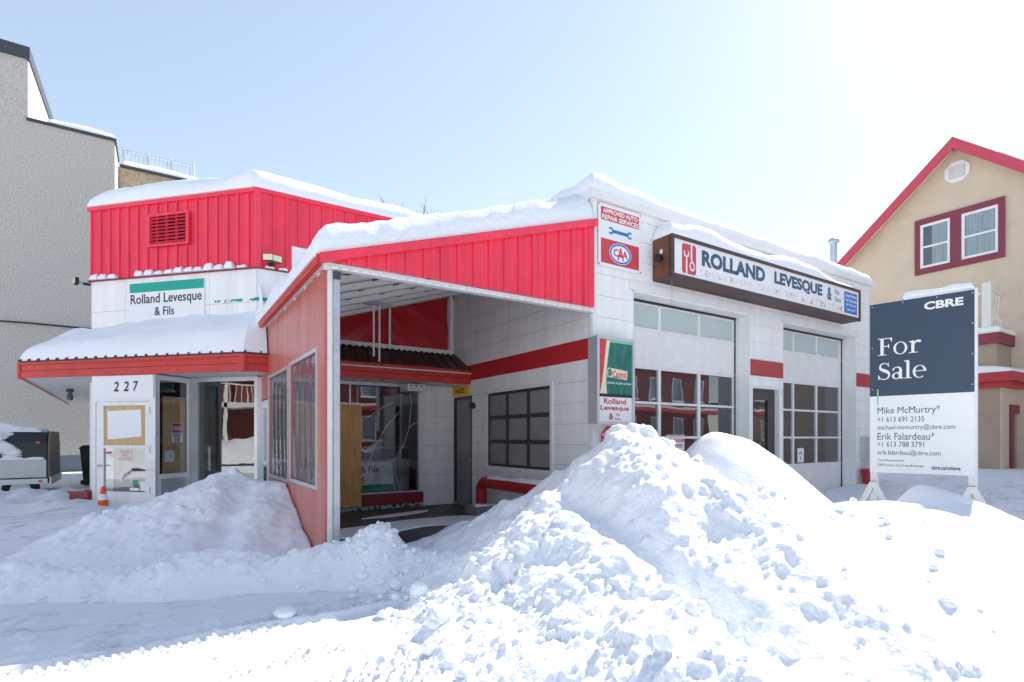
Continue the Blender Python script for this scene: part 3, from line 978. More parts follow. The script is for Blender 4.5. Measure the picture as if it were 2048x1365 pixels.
ip = [(-3.78, 4.56), (-.06, 4.56), (-.06, 8.5), (-6.2, 8.5), (-6.2, 7.1)]
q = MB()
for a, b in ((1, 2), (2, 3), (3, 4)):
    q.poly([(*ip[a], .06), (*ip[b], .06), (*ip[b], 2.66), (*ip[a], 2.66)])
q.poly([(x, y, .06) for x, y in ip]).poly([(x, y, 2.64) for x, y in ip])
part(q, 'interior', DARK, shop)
part(MB().box(-1.72, -1.68, 5.6, 5.64, .06, 2.6).box(-.9, -.86, 5.2, 5.24, .06, 2.6).box(-2.6, -.4, 5.9, 6.3, 1.15, 1.2).box(-2.6, -.4, 5.9, 6.3, .06, .9), 'shelving', ALU, shop)
# white upper band in boards
for F, s0, s1, cuts in ((CH, -3.66, 0, (-3.66, -2.85, -1.0, -.02)), (BW, -3.85, 0, (-3.84, -3.27, -1.6, 0))):
    for a, b in zip(cuts, cuts[1:]):
        for z0, z1 in ((2.70, 3.78), (3.78, 4.36)):
            part(fb(F, a + .003, b - .003, -.02, 0, z0 + .003, z1 - .003), 'band_panel', WHITE, shop)
part(fb(BW, -3.27, -2.3, -.02, .012, 4.363, 4.85), 'band_panel', WHITE, shop)
# flaking green band
gq = MB()
rs = random.Random(4)
for k in range(26):
    s = -.95 + .95 * rs.random()**.7; w = .02 + .10 * rs.random() * (1 if s > -.5 else .5); h = .012 + .03 * rs.random()
    z = 3.83 + .025 * rs.random()
    gq.fbox(CH, s, min(s + w, -.01), 0, .0012 + .0003 * k / 26, z - h, z)
gq.fbox(BW, -3.84, -3.4, 0, .0015, 3.80, 3.86)
part(gq, 'flaking_paint', GREEN, shop)
# red ribbed metal
def metal_panel(F, s0, s1, z0, zt0, zt1, parent, material=REDM, d0=0.0):
    """one pan with a standing rib at its left edge; top may slope from zt0 to zt1"""
    def zt(s): return zt0 + (zt1 - zt0) * (s - s0) / (s1 - s0)
    q = MB()
    def slab(a, b, da, db):
        q.hexa([F(a, db, z0), F(b, db, z0), F(b, da, z0), F(a, da, z0), F(a, db, zt(a)), F(b, db, zt(b)), F(b, da, zt(b)), F(a, da, zt(a))])
    w = s1 - s0
    slab(s0 + .002, s1 - .001, d0, d0 + .006)
    # trapezoid rib
    a, b = s0 + .004, s0 + .052
    pts = [(a, d0 + .0055), (a + .010, d0 + .036), (b - .010, d0 + .036), (b, d0 + .0055)]
    i = len(q.v)
    q.v += [F(s, d, z0) for s, d in pts] + [F(s, d, zt(s)) for s, d in pts]
    q.f += [(i, i + 1, i + 5, i + 4), (i + 1, i + 2, i + 6, i + 5), (i + 2, i + 3, i + 7, i + 6), (i, i + 3, i + 2, i + 1), (i + 4, i + 5, i + 6, i + 7)]
    # two fine stiffening beads
    for f in (.48, .56, .78):
        slab(s0 + w * f, s0 + w * f + .006, d0 + .005, d0 + .009)
    # screws
    for z in (z0 + .08, (z0 + zt(s0)) / 2 + .1):
        if z < min(zt0, zt1) - .05:
            q.disc(F, s0 + .075, z, .008, .008, d0 + .005, d0 + .011, 6)
    return part(q, 'metal_panel', material, parent)
n = 17
for k in range(n):
    a = -3.66 + 3.68 * k / n; b = -3.66 + 3.68 * (k + 1) / n
    metal_panel(CH, a, b, 4.375, 5.70, 5.70, shop)
n = 18
for k in range(n):
    a = -3.81 + 3.81 * k / n; b = -3.81 + 3.81 * (k + 1) / n
    metal_panel(BW, a, b, 4.375 if b < -3.1 else 4.86, 5.70, 5.70, shop)
part(fb(CH, -3.70, .03, 0, .055, 5.69, 5.755), 'top_trim', REDM, shop)
part(fb(BW, -3.86, 0, 0, .05, 5.692, 5.757), 'top_trim', REDM, shop)
part(MB().prism([CH(0, .05, 4.37), CH(-.05, .042, 4.37), CH(0, 0, 4.37), BW(-3.78, .042, 4.37), BW(-3.80, .05, 4.37)], (0, 0, 1.33)), 'corner_trim', REDM, shop)
part(fb(CH, -3.70, .02, 0, .05, 4.357, 4.373), 'drip_trim', mat('dark_red', (.25, .02, .03), .5), shop)
part(fb(BW, -3.85, -3.27, 0, .048, 4.358, 4.374), 'drip_trim', MATS['dark_red'], shop)
# louvre
lv = part(MB().fbox(CH, -2.28, -2.23, .04, .075, 4.89, 5.48).fbox(CH, -1.43, -1.38, .04, .075, 4.89, 5.48).fbox(CH, -2.23, -1.43, .04, .075, 4.89, 4.93).fbox(CH, -2.23, -1.43, .04, .075, 5.44, 5.48), 'louvre_vent', REDM, shop)
part(fb(CH, -2.23, -1.43, .01, .012, 4.9, 5.47), 'vent_back', BLACKP, lv)
for k in range(8):
    z = 4.945 + k * .062
    part(MB().hexa([CH(-2.23, .068, z), CH(-1.43, .068, z), CH(-1.43, .060, z), CH(-2.23, .060, z), CH(-2.23, .036, z + .045), CH(-1.43, .036, z + .045), CH(-1.43, .028, z + .045), CH(-2.23, .028, z + .045)]), 'slat', REDM, lv)

# awning --------------------------------------------------------------
AC = Vector((-4.14, 3.66, 0))
AE = AC + Vector((-.69, .724, 0)) * 4.70
AL = Vector((-7.75, 16.6, 0))
WC = Vector((-3.83, 4.4, 0)); WE = Vector((-6.35, 7.04, 0)); WL = Vector((-6.35, 16.6, 0))
AF = Frame((AC.x, AC.y), (-.724, -.69))     # chamfer fascia
AB = Frame((0, 3.66), (0, -1))              # straight fascia
Z0, Z1 = 2.47, 2.75
def fascia(F, s0, s1, nm=2, white=False):
    n = nm; L = (s1 - s0) / n
    for k in range(n):
        a, b = s0 + L * k, s0 + L * (k + 1)
        part(MB().fbox(F, a + .0015, b - .0015, -.02, .016, Z0, Z0 + .12).fbox(F, a + .0015, b - .0015, -.02, .010, Z0 + .128, Z1 - .05).fbox(F, a + .0015, b - .0015, -.02, .022, Z1 - .045, Z1), 'fascia_board', REDF, shop)
fascia(AF, -4.70, -.03, 3)
fascia(AB, -4.10, -.012, 2)
part(MB().prism([AF(-.05, .026, Z0 - .01), AF(0, .03, Z0 - .01), AB(-4.14, .03, Z0 - .01), AB(-4.09, .026, Z0 - .01), AB(-4.10, -.03, Z0 - .01), AF(-.04, -.03, Z0 - .01)], (0, 0, .29)), 'corner_cap', REDF, shop)
part(MB().prism([AF(-4.72, .026, Z0 - .01), AF(-4.66, .026, Z0 - .01), AF(-4.66, -.03, Z0 - .01), AF(-4.72, -.03, Z0 - .01)], (0, 0, .29)), 'corner_cap', REDF, shop)
AN = (AL - AE).normalized()
part(MB().prism([AE + Vector((0, 0, Z0)), AL + Vector((0, 0, Z0)), AL + Vector((.03, 0, Z0)), AE + Vector((.03, 0, Z0))], (0, 0, .27)), 'fascia_board', REDF, shop)
part(MB().tube([AB(-3.68, .03, 2.688), AB(-.0, .03, 2.688)], .013, 8), 'conduit', TRIMW, shop, True)
part(MB().fbox(AF, -3.4, -.45, .016, .03, 2.685, 2.70), 'gutter_strip', REDF, shop)
sof = mat('white_soffit', (.72, .72, .74), .5, var=.08, vscale=3)
def soffit(a0, a1, b1, b0, n, z=Z0 + .02):
    for k in range(n):
        u0, u1 = k / n, (k + 1) / n - .06 / n
        p = [a0.lerp(a1, u0), a0.lerp(a1, u1), b0.lerp(b1, u1), b0.lerp(b1, u0)]
        part(MB().prism([(v.x, v.y, z) for v in p], (0, 0, .012)), 'soffit_strip', sof, shop)
soffit(Vector((-4.12, 3.68, 0)), Vector((-.02, 3.68, 0)), Vector((-.02, 4.38, 0)), Vector((-3.83, 4.38, 0)), 16)
soffit(AC.lerp(WC, .02), AE.lerp(WE, .02), WE.lerp(AE, .01), WC, 20)
soffit(AE.lerp(AL, .005) + Vector((.02, 0, 0)), AL + Vector((.02, 0, 0)), WL, WE, 26)
part(MB().poly([AC + Vector((0, 0, Z0 + .05)), AE + Vector((0, 0, Z0 + .05)), AL + Vector((0, 0, Z0 + .05)), WL + Vector((0, 0, Z0 + .05)), WE + Vector((0, 0, Z0 + .05)), WC + Vector((0, 0, Z0 + .05)), Vector((0, 4.4, Z0 + .05)), Vector((0, 3.67, Z0 + .05))]), 'soffit_back', DARKCAP, shop)
ZW = 3.18
def aw_roof(a0, a1, b1, b0, n, sharededge=0):
    """sheets of ribbed brown roofing between eave a0-a1 and wall b0-b1"""
    up = Vector((0, 0, 1))
    for k in range(n):
        u0, u1 = k / n, (k + 1) / n
        p = [a0.lerp(a1, u0), a0.lerp(a1, u1), b0.lerp(b1, u1), b0.lerp(b1, u0)]
        e = [Vector((p[0].x, p[0].y, Z1 + .005)), Vector((p[1].x, p[1].y, Z1 + .005)), Vector((p[2].x, p[2].y, ZW)), Vector((p[3].x, p[3].y, ZW))]
        q = MB().prism(e, (0, 0, .01))
        # rib on the left seam
        w = (a1 - a0).normalized() * .035
        q.hexa([e[0] + up * .009, e[0] + w + up * .009, e[3] + w + up * .009, e[3] + up * .009, e[0] + w * .25 + up * .045, e[0] + w * .75 + up * .045, e[3] + w * .75 + up * .045, e[3] + w * .25 + up * .045])
        part(q, 'roof_sheet', BROWNR, shop)
aw_roof(Vector((-4.14, 3.64, 0)), Vector((-.01, 3.64, 0)), Vector((-.01, 4.4, 0)), Vector((-3.83, 4.4, 0)), 18)
aw_roof(AE + Vector((-.02, -.02, 0)), AC + Vector((-.01, -.02, 0)), WC, WE, 22)
aw_roof(AL, AE, WE, WL, 10)

# back wall under the canopy ------------------------------------------
planks(BW, -.72, -.006, [0, .32, .63, .935, 1.24, 1.545, 1.85, 2.155, 2.48], -.02, 0, [], shop, WHITE)
sw = part(MB().wall(BW, -3.66, -.74, .28, 2.48, -.03, .02, [(-3.60, -.82, .33, 2.42)]), 'shop_window', ALU, shop)
part(fb(BW, -3.62, -2.24, -.012, -.004, .31, 2.44), 'pane', GLASS, sw)
part(fb(BW, -2.20, -.80, -.012, -.004, .31, 2.44), 'pane', GLASS, sw)
part(fb(BW, -2.235, -2.205, -.02, .01, .31, 2.44), 'mullion', ALU, sw)
part(MB().fbox(BW, -.80, -.745, .0205, .05, .05, 2.47), 'jamb', TRIMW, sw)
part(fb(BW, -3.7, -.735, -.011, .055, .08, .30), 'base_board', mat('base_red', (.26, .015, .025), .45, var=.2, vscale=4), shop)
part(fb(BW, -3.7, -.735, -.011, .03, .0, .078), 'flaking_base', mat('flaking', (.35, .45, .42), .8, vscale=14, col2=(.07, .015, .02), thr=(.45, .5)), shop)
part(MB().fbox(BW, -2.03, -1.93, .055, .063, .15, .24), 'outlet', BRONZE, shop)
cq = MB()
rs = random.Random(11)
def crackline(pts):
    for (a, b), (c, d2) in zip(pts, pts[1:]):
        cq.tube([BW(a, -.003, b), BW(c, -.003, d2)], .0045, 4, False)
crackline([(-2.0, 1.72), (-1.75, 1.88), (-1.55, 2.02), (-1.35, 2.1)])
crackline([(-1.0, 2.34), (-.97, 2.1), (-1.0, 1.85), (-1.02, 1.6), (-1.12, 1.3), (-1.25, 1.0), (-1.6, .88), (-1.5, .62)])
crackline([(-1.85, .9), (-1.7, 1.3), (-1.5, 1.62), (-1.25, 1.9)])
crackline([(-1.12, 1.3), (-1.35, .95), (-1.30, .6), (-1.2, .34)])
crackline([(-1.02, 1.6), (-.9, 1.7), (-.83, 1.72)])
part(cq, 'glass_crack', mat('crack', (.75, .78, .8), .4), sw)
wb = part(bx(-1.24, -.86, 3.95, 4.35, 2.31, 2.45), 'junction_box', ALU, shop)
for k in range(3):
    part(MB().disc(Frame((0, 3.95), (0, -1)), -1.16 + .11 * k, 2.415, .016, .016, 0, .002, 12), 'knockout', BLACKP, wb)

# entry porch and chamfer shop front -----------------------------------
VF = Frame(tuple(CH(0, .73, 0))[:2], (-.724, -.69))
white = TRIMW
part(fb(VF, -2.74, -1.40, -.05, 0, 2.07, 2.462), 'door_header', SIGNW, shop)
text(VF, '2', -2.27, -2.16, 2.19, 2.36, .004, LETK, shop, .02, .15, 'house_number')
text(VF, '2', -2.06, -1.95, 2.19, 2.36, .004, LETK, shop, .02, .15, 'house_number')
text(VF, '7', -1.86, -1.75, 2.19, 2.36, .004, LETK, shop, .02, .15, 'house_number')
part(MB().fbox(VF, -2.74, -2.66, -.06, .002, .05, 2.069).fbox(VF, -1.50, -1.40, -.06, .002, .05, 2.069).fbox(VF, -2.66, -1.50, -.05, .001, 2.02, 2.069), 'door_frame', white, shop)
ed = part(MB().wall(VF, -2.655, -1.505, .12, 2.015, -.045, -.008, [(-2.50, -1.62, 1.27, 1.95), (-2.50, -1.62, .48, 1.225)]), 'entry_door', white, shop)
part(fb(VF, -2.505, -1.615, -.035, -.028, 1.265, 1.955), 'boarded_panel', PLYL, ed)
part(MB().hexa([VF(-2.43, -.026, 1.37), VF(-1.72, -.026, 1.42), VF(-1.72, -.027, 1.42), VF(-2.43, -.027, 1.37), VF(-2.44, -.026, 1.86), VF(-1.73, -.026, 1.88), VF(-1.73, -.027, 1.88), VF(-2.44, -.027, 1.86)]), 'paper_sheet', PAPER, ed)
part(fb(VF, -2.505, -1.615, -.035, -.028, .475, 1.23), 'pane', GLASSD, ed)
part(fb(VF, -2.50, -1.62, -.2, -.19, .4, 1.3), 'door_blind', mat('blind', (.35, .34, .3), .8), ed)
n = part(fb(VF, -2.20, -1.92, -.027, -.0262, 1.0, 1.2), 'notice', mat('pinkish_paper', (.72, .62, .6), .8), ed)
text(VF, 'DELIVER\nMAIL\nAT DOOR', -2.18, -1.94, 1.02, 1.18, -.0258, LETR, n, .0)
n = part(fb(VF, -2.47, -2.34, -.027, -.0262, 1.05, 1.17), 'notice', PAPER, ed)
part(fb(VF, -2.465, -2.345, -.0262, -.0258, 1.12, 1.165), 'notice_band', SIGNR, n)
part(fb(VF, -1.90, -1.80, -.027, -.0262, .58, .68), 'sticker', GREEN, ed)
part(fb(VF, -1.74, -1.64, -.027, -.0262, .50, .66), 'sticker', PAPER, ed)
part(fb(VF, -1.96, -1.76, -.027, -.0262, .50, .55), 'sticker', PAPER, ed)
part(MB().tube([VF(-2.58, 0, .92), VF(-2.58, .05, .92)], .02).tube([VF(-2.58, .045, .92), VF(-2.48, .05, .92)], .01), 'handle', STEEL, ed, True)
for z in (.45, 1.15, 1.8):
    part(MB().tube([VF(-1.51, .006, z), VF(-1.51, .006, z + .12)], .012), 'hinge', STEEL, ed)
# porch side, turned away to the right
VS = Frame(tuple(CH(-1.40, .73, 0))[:2], (.69, -.724))
part(MB().wall(VS, .0, .74, .05, 2.46, -.05, 0, [(.08, .68, .78, 2.38)]), 'porch_side', white, shop)
part(fb(VS, .075, .685, -.03, -.024, .775, 2.385), 'porch_pane', GLASS, shop)
part(fb(VS, .1, .66, .001, .006, .14, .70), 'kick_panel', ALU, shop)
ps = thing('boarded_inner_door', 'plywood-boarded inner door with danger notice behind the porch window', 'door', tuple(VS(.47, -.1, .1)))
part(fb(VS, .24, .70, -.11, -.085, .1, 2.12), 'plywood', PLYL, ps)
n = part(fb(VS, .40, .64, -.085, -.082, 1.32, 1.66), 'danger_notice', PAPER, ps)
part(fb(VS, .41, .63, -.082, -.081, 1.49, 1.65), 'notice_band', SIGNR, n)
text(VS, 'DANGER', .425, .615, 1.53, 1.61, -.0805, LETW, n, .03)
text(VS, 'DO NOT\nENTER', .44, .60, 1.34, 1.47, -.081, LETK, n, .03)
part(fb(VS, .27, .46, -.085, -.082, .98, 1.18), 'paper_note', PAPER, ps)
part(MB().tube([VS(.48, -.085, 1.26), VS(.48, -.05, 1.26)], .03), 'knob', STEEL, ps, True)
# chamfer shop window
w2 = part(MB().wall(CH, -1.38, .0, .1, 2.47, -.03, .015, [(-1.24, -.06, .36, 2.40)]), 'shop_window', ALU, shop)
part(fb(CH, -1.245, -.055, -.012, -.005, .35, 2.41), 'pane', GLASSD, w2)
part(fb(CH, -3.62, -2.76, -.011, .0, .05, 2.46), 'siding', LIT, shop)
part(MB().fbox(CH, -3.66, -3.60, -.03, .03, .0, 2.46), 'corner_post', TRIMW, shop)
part(fb(BW, -3.84, -3.70, .0, .03, .1, 2.46), 'corner_post', TRIMW, shop)

# snow on the shop ------------------------------------------------------
A = Vector((-3.9, 4.34, 5.757)); B = Vector((-6.42, 6.98, 5.757))
def P_top(s, t):
    # s runs along the two street faces (chamfer first), t goes inwards
    Lc = 3.66
    d1 = Vector((.69, -.724, 0)); n1 = Vector((.724, .69, 0)); n2 = Vector((0, 1, 0))
    if s < Lc:
        f = s / Lc
        p = B.lerp(A, f)
        n = (Vector((.98, .2, 0)).lerp(n1, min(1, f * 2)) if f < .5 else n1.lerp((n1 + n2).normalized() * 1.08, (f - .5) * 2))
    else:
        f = (s - Lc) / 3.85
        p = A.lerp(Vector((-.05, 4.34, 5.757)), f)
        n = ((n1 + n2).normalized() * 1.08).lerp(n2, min(1, f * 2))
    return p + n * t
snow_cap('roof_snow', 'thick curved snow layer on the roof of the red ribbed shop', P_top, 7.5, 3.2, .40, .42, 11, .025, .11)
# awning snow: chamfer
Lc = 4.70
e0, e1 = Vector((AE.x, AE.y, Z1 + .03)), Vector((AC.x, AC.y, Z1 + .03))
w0, w1 = Vector((WE.x - .45, WE.y + .45, ZW)), Vector((WC.x, WC.y, ZW))
snow_cap('awning_snow', 'deep snow blanket on the corner awning below the name board', quadP(e0, e1, w1, w0, Lc, 1.0), Lc, 1.0, lambda s, t: .22 + .22 * (t / 1.0)**.7 * np.clip(s / 2.5, .25, 1), .32, 22, .02, .07, openedge=(1, 0, 1, 0))
e0, e1 = Vector((-4.14, 3.66, Z1 + .03)), Vector((-3.79, 3.66, Z1 + .03))
snow_cap('awning_snow', 'snow wedge filling the gap between corner awning and canopy eave', quadP(e0, e1, Vector((-3.79, 4.4, ZW)), Vector((-3.83, 4.4, ZW)), .35, .8), .35, .8, lambda s, t: .22 + .25 * (t / .8)**.7 + .45 * (s / .35)**2 * (t / .8), .30, 23, .02, .05, openedge=(0, 0, 1, 0))
# tufts on the ledge
rs = random.Random(3)
for k, s in enumerate((-3.60, -3.40, -3.17, -2.56, -2.34, -2.12, -1.90, -1.69, -1.47, -1.26, -1.05, -.84, -.62, -.36)):
    h = .085 + .05 * rs.random() - (.05 if k in (13,) else 0)
    w = .17
    snow_cap('ledge_snow', 'small snow cushion between the ribs on the ledge above the white band', lambda a, t, s=s: CH(s + .01 + a, .005 + t, 4.374), w, .10, h, .07, 200 + k, .02, .03, freq=7)['group'] = 'snow cushions on the shop ledge'
for k, s in enumerate((-3.72, -3.5)):
    snow_cap('ledge_snow', 'small snow cushion between the ribs on the ledge above the white band', lambda a, t, s=s: BW(s + a, .005 + t, 4.374), .15, .08, .05, .06, 230 + k, .015, .03, freq=7)['group'] = 'snow cushions on the shop ledge'

# ================================================================== CANOPY
can = thing('drive_in_canopy', 'lean-to canopy with red ribbed gable, faded red side wall and white post', 'canopy', (-1.9, 2, 0))
CF = Frame((0, -.06), (0, -1))
XL = -3.80
def zroof(x): return 3.31 + (4.50 - 3.31) * (x - XL) / (0 - XL)
n = 17
for k in range(n):
    a = XL + (-.02 - XL) * k / n; b = XL + (-.02 - XL) * (k + 1) / n
    metal_panel(CF, a, b, 3.275, zroof(a) + .01, zroof(b) + .01, can)
def sl(a, b, y0, y1, dz0, dz1):
    """bar following the roof slope between x=a and b"""
    return MB().hexa([(a, y0, zroof(a) + dz0), (b, y0, zroof(b) + dz0), (b, y1, zroof(b) + dz0), (a, y1, zroof(a) + dz0), (a, y0, zroof(a) + dz1), (b, y0, zroof(b) + dz1), (b, y1, zroof(b) + dz1), (a, y1, zroof(a) + dz1)])
for a, b in ((XL - .06, -2.6), (-2.597, -1.2), (-1.197, .0)):
    part(sl(a, b, -.125, -.058, -.06, .045), 'gable_trim', REDM, can)
part(sl(XL, -.01, .0, 4.38, -.012, .012), 'roof_sheet', mat('corrugated_underside', (.48, .49, .51), .5, metal=.3, var=.15, vscale=3), can)
for k in range(7):
    y = .25 + k * .64
    part(MB().hexa([(XL + .02, y, zroof(XL) - .10), (-.02, y, zroof(0) - .10), (-.02, y + .11, zroof(0) - .10), (XL + .02, y + .11, zroof(XL) - .10), (XL + .02, y, zroof(XL) - .015), (-.02, y, zroof(0) - .015), (-.02, y + .11, zroof(0) - .015), (XL + .02, y + .11, zroof(XL) - .015)]), 'rafter', TRIMW, can)
for k, x in enumerate((-3.3, -2.75, -2.2, -1.65, -1.1, -.55)):
    part(MB().hexa([(x, .05, zroof(x) - .03), (x + .08, .05, zroof(x + .08) - .03), (x + .08, 4.3, zroof(x + .08) - .03), (x, 4.3, zroof(x) - .03), (x, .05, zroof(x) - .013), (x + .08, .05, zroof(x + .08) - .013), (x + .08, 4.3, zroof(x + .08) - .013), (x, 4.3, zroof(x) - .013)]), 'sheet_rib', BLACKP, can)
part(bx(XL, -.015, -.04, .03, 3.205, 3.272), 'front_beam', TRIMW, can)
q = MB()
for k in range(34):        # scalloped edge of the sheet under the gable
    x = XL + .05 + k * (3.72 / 34)
    q.prism([(x, -.07, 3.205), (x + .03, -.07, 3.232), (x + .075, -.07, 3.232), (x + .105, -.07, 3.205)], (0, .025, 0))
part(q, 'scalloped_edge', TRIMW, can)['kind'] = 'stuff'
# eave trim along the side wall
part(bx(XL - .09, XL - .03, -.10, 4.38, 3.22, 3.325), 'eave_trim', REDF, can)
q = MB()
for k in range(52):
    y = -.05 + k * .085
    q.box(XL - .028, XL + .03, y, y + .05, 3.235, 3.275)
part(q, 'scalloped_edge', TRIMW, can)['kind'] = 'stuff'
# posts
part(bx(-3.745, -3.70, .0, .05, 0, 3.20), 'post', TRIMW, can)
pp = part(bx(-3.695, -3.635, -.05, .01, -.02, 3.20), 'post', STEEL, can)
part(MB().box(-3.70, -3.628, -.058, .018, 3.10, 3.19), 'bracket', DARKCAP, can)
# side wall of faded red board
PW = Frame((-3.75, 0), (-1, 0))
wh = [(-1.88, -.41, .85, 2.38), (-3.58, -2.05, .82, 2.36), (-4.36, -3.66, -.1, 2.06)]
for a, b in ((-4.40, -2.8), (-2.797, -1.2), (-1.197, -.055)):
    part(MB().wall(PW, a, b, .0, 3.23, -.02, .02, wh), 'side_board', REDP, can)
for s0, s1, z0, z1 in wh[:2]:
    fr = part(MB().wall(PW, s0 - .04, s1 + .04, z0 - .04, z1 + .04, .0205, .035, [(s0 + .005, s1 - .005, z0 + .005, z1 - .005)]), 'vinyl_window', ALU, can)
    nx, nz = 28, 8
    q = MB()
    rs2 = np.random.RandomState(int(-s0 * 10))
    for i in range(nx + 1):
        for j in range(nz + 1):
            s = s0 + (s1 - s0) * i / nx; z = z0 + (z1 - z0) * j / nz
            amp = .012 if s0 < -2 else .028
            dd = amp * math.sin(i * 1.1 + .25 * j + 1.5 * math.sin(j * .4)) * (.3 + .7 * math.sin(math.pi * i / nx)) * math.sin(math.pi * j / nz) ** .5 if 0 < j < nz else 0
            q.v.append(PW(s, .0 + dd * .5, z))
    for i in range(nx):
        for j in range(nz):
            a = i * (nz + 1) + j; q.f.append((a, a + nz + 1, a + nz + 2, a + 1))
    part(q, 'clear_sheet', VINYL, fr, True)
    snow_cap('sill_frost', None, lambda s, t, s0=s0, z0=z0: PW(s0 + s, .005 + t, z0 + .004), s1 - s0, .03, .05, .03, 300 + int(-s0), .02, .04, parent=fr, freq=8)
# door in the side wall, under the awning
sd = part(MB().wall(PW, -4.34, -3.68, .03, 2.03, -.02, .024, [(-4.24, -3.80, 1.02, 1.9), (-4.24, -3.80, .2, .92)]), 'screen_door', TRIMW, can)
part(fb(PW, -4.245, -3.795, .0, .006, 1.015, 1.905), 'pane', GLASSD, sd)
part(fb(PW, -4.245, -3.795, .0, .006, .195, .925), 'lower_panel', BLACKP, sd)
part(MB().tube([PW(-3.74, .024, .95), PW(-3.74, .07, .95), PW(-3.83, .075, .95)], .01), 'handle', STEEL, sd, True)
# red tarpaulin closing the back, in two sheets
def tarp(x0, x1, seed):
    nx, nz = 44, 22
    q = MB()
    for i in range(nx + 1):
        for j in range(nz + 1):
            x = x0 + (x1 - x0) * i / nx
            z0 = 3.215; z1 = zroof(x) - .1
            z = z0 + (z1 - z0) * j / nz
            u = (x - x0) + (z - 3.2) * (.9 if seed > 2 else -.7)
            w = float(.14 * fbm(np.array(u * 2.2), np.array(z * .9 + seed), 1, 3, 70 + seed)) * math.sin(math.pi * min(1, max(.02, j / nz)))**.6
            q.v.append(Vector((x, 4.31 + w * .5, z)))
    for i in range(nx):
        for j in range(nz):
            a = i * (nz + 1) + j; q.f.append((a, a + nz + 1, a + nz + 2, a + 1))
    return part(q, 'tarpaulin', REDT, can, True)
tarp(-3.70, -1.50, 1); tarp(-1.49, -.20, 4)
part(bx(-3.72, -.12, 4.24, 4.29, 3.165, 3.225), 'back_rail', TRIMW, can)
q = MB()
for k in range(30):
    x = -3.7 + k * .12
    q.prism([(x, 4.235, 3.165), (x + .06, 4.235, 3.13), (x + .12, 4.235, 3.165)], (0, .04, 0))
part(q, 'scalloped_edge', TRIMW, can)['kind'] = 'stuff'
part(MB().box(-.20, -.14, 4.20, 4.26, 3.226, zroof(-.17) - .1), 'back_post', TRIMW, can)
part(MB().box(-1.515, -1.475, 4.22, 4.26, 3.226, zroof(-1.5) - .1), 'back_post', TRIMW, can)
for x, z in ((-2.18, 2.80), (-2.08, 2.72)):
    part(MB().tube([(x, 3.15, z), (x, 3.15, zroof(x) - .1)], .018, 8), 'hanging_pipe', TRIMW, can, True)
part(bx(-2.35, -1.85, 3.12, 3.18, zroof(-2.1) - .16, zroof(-2.1) - .11), 'pipe_bracket', STEEL, can)
# canopy snow
L, D = 4.0, 4.45
snow_cap('canopy_snow', 'sloping snow sheet on the canopy roof above the red gable', lambda s, t: (XL - .12 + s, -.08 + t, zroof(XL - .12 + s) + .016), 3.86, D,
         lambda s, t: .37 + .10 * sm(s, 2.6, 3.8) + .28 * sm(s, 2.9, 3.8) * sm(t, .3, 1.6), .30, 31, .025, .07, openedge=(1, 0, 1, 0), lump=.03, material=SNOWR)
# the floor under the canopy
asph = mat('wet_asphalt', (.10, .097, .095), .5, vscale=2.2, col2=(.03, .03, .031), thr=(.38, .6), bump=.35, bscale=25)
fl = MB().box(-3.73, -.03, -.9, 4.40, -.05, -.004).build('canopy_floor', asph)
fl['kind'] = 'structure'
def patch_snow(name, label, pts, h, seed):
    # a thin irregular snow film lying on the floor
    cx = sum(p[0] for p in pts) / len(pts); cy = sum(p[1] for p in pts) / len(pts)
    N = 96; q = MB()
    rs = np.random.RandomState(seed)
    per = []
    m = len(pts)
    for k in range(N):
        f = k / N * m; i = int(f); u = f - i
        p0, p1, p2, p3 = (pts[(i + d) % m] for d in (-1, 0, 1, 2))
        def cr(a, b, c, d): return .5 * (2 * b + (c - a) * u + (2 * a - 5 * b + 4 * c - d) * u * u + (3 * b - a - 3 * c + d) * u**3)
        x, y = cr(p0[0], p1[0], p2[0], p3[0]), cr(p0[1], p1[1], p2[1], p3[1])
        w = 1 + .07 * float(fbm(np.array(k * .33), np.array(seed * 1.7), 1, 3, seed)) * 2
        per.append((cx + (x - cx) * w, cy + (y - cy) * w))
    rings = [(1, -.003), (.985, h * .5), (.95, h * .9), (.8, h), (.5, h * 1.1), (.2, h * 1.05)]
    for r, z in rings:
        for x, y in per: q.v.append(Vector((cx + (x - cx) * r, cy + (y - cy) * r, z)))
    q.v.append(Vector((cx, cy, h)))
    for a in range(len(rings) - 1):
        for k in range(N):
            j = (k + 1) % N
            q.f.append((a * N + k, a * N + j, (a + 1) * N + j, (a + 1) * N + k))
    e = (len(rings) - 1) * N
    for k in range(N): q.f.append((e + k, e + (k + 1) % N, len(q.v) - 1))
    return tag(q.build(name, SNOW, None, True), label, 'snow')
patch_snow('snow_patch', 'long thin snow film across the dark canopy floor', [(-3.6, 2.25), (-2.6, 2.5), (-1.5, 2.75), (-.5, 2.6), (-.2, 1.9), (-.9, 1.75), (-1.7, 1.95), (-2.4, 1.72), (-3.1, 1.6), (-3.65, 1.7)], .018, 4)
patch_snow('snow_patch', 'narrow snow streak on the canopy floor below the shop window', [(-2.3, 3.3), (-1.5, 3.62), (-.95, 3.72), (-1.1, 3.5), (-1.8, 3.26)], .01, 5)
patch_snow('snow_patch', 'snow spilling from the heap onto the canopy floor', [(-1.7, -.3), (-1.1, .25), (-.4, 1.0), (-.1, .9), (-.1, -.6), (-1, -.7)], .05, 6)

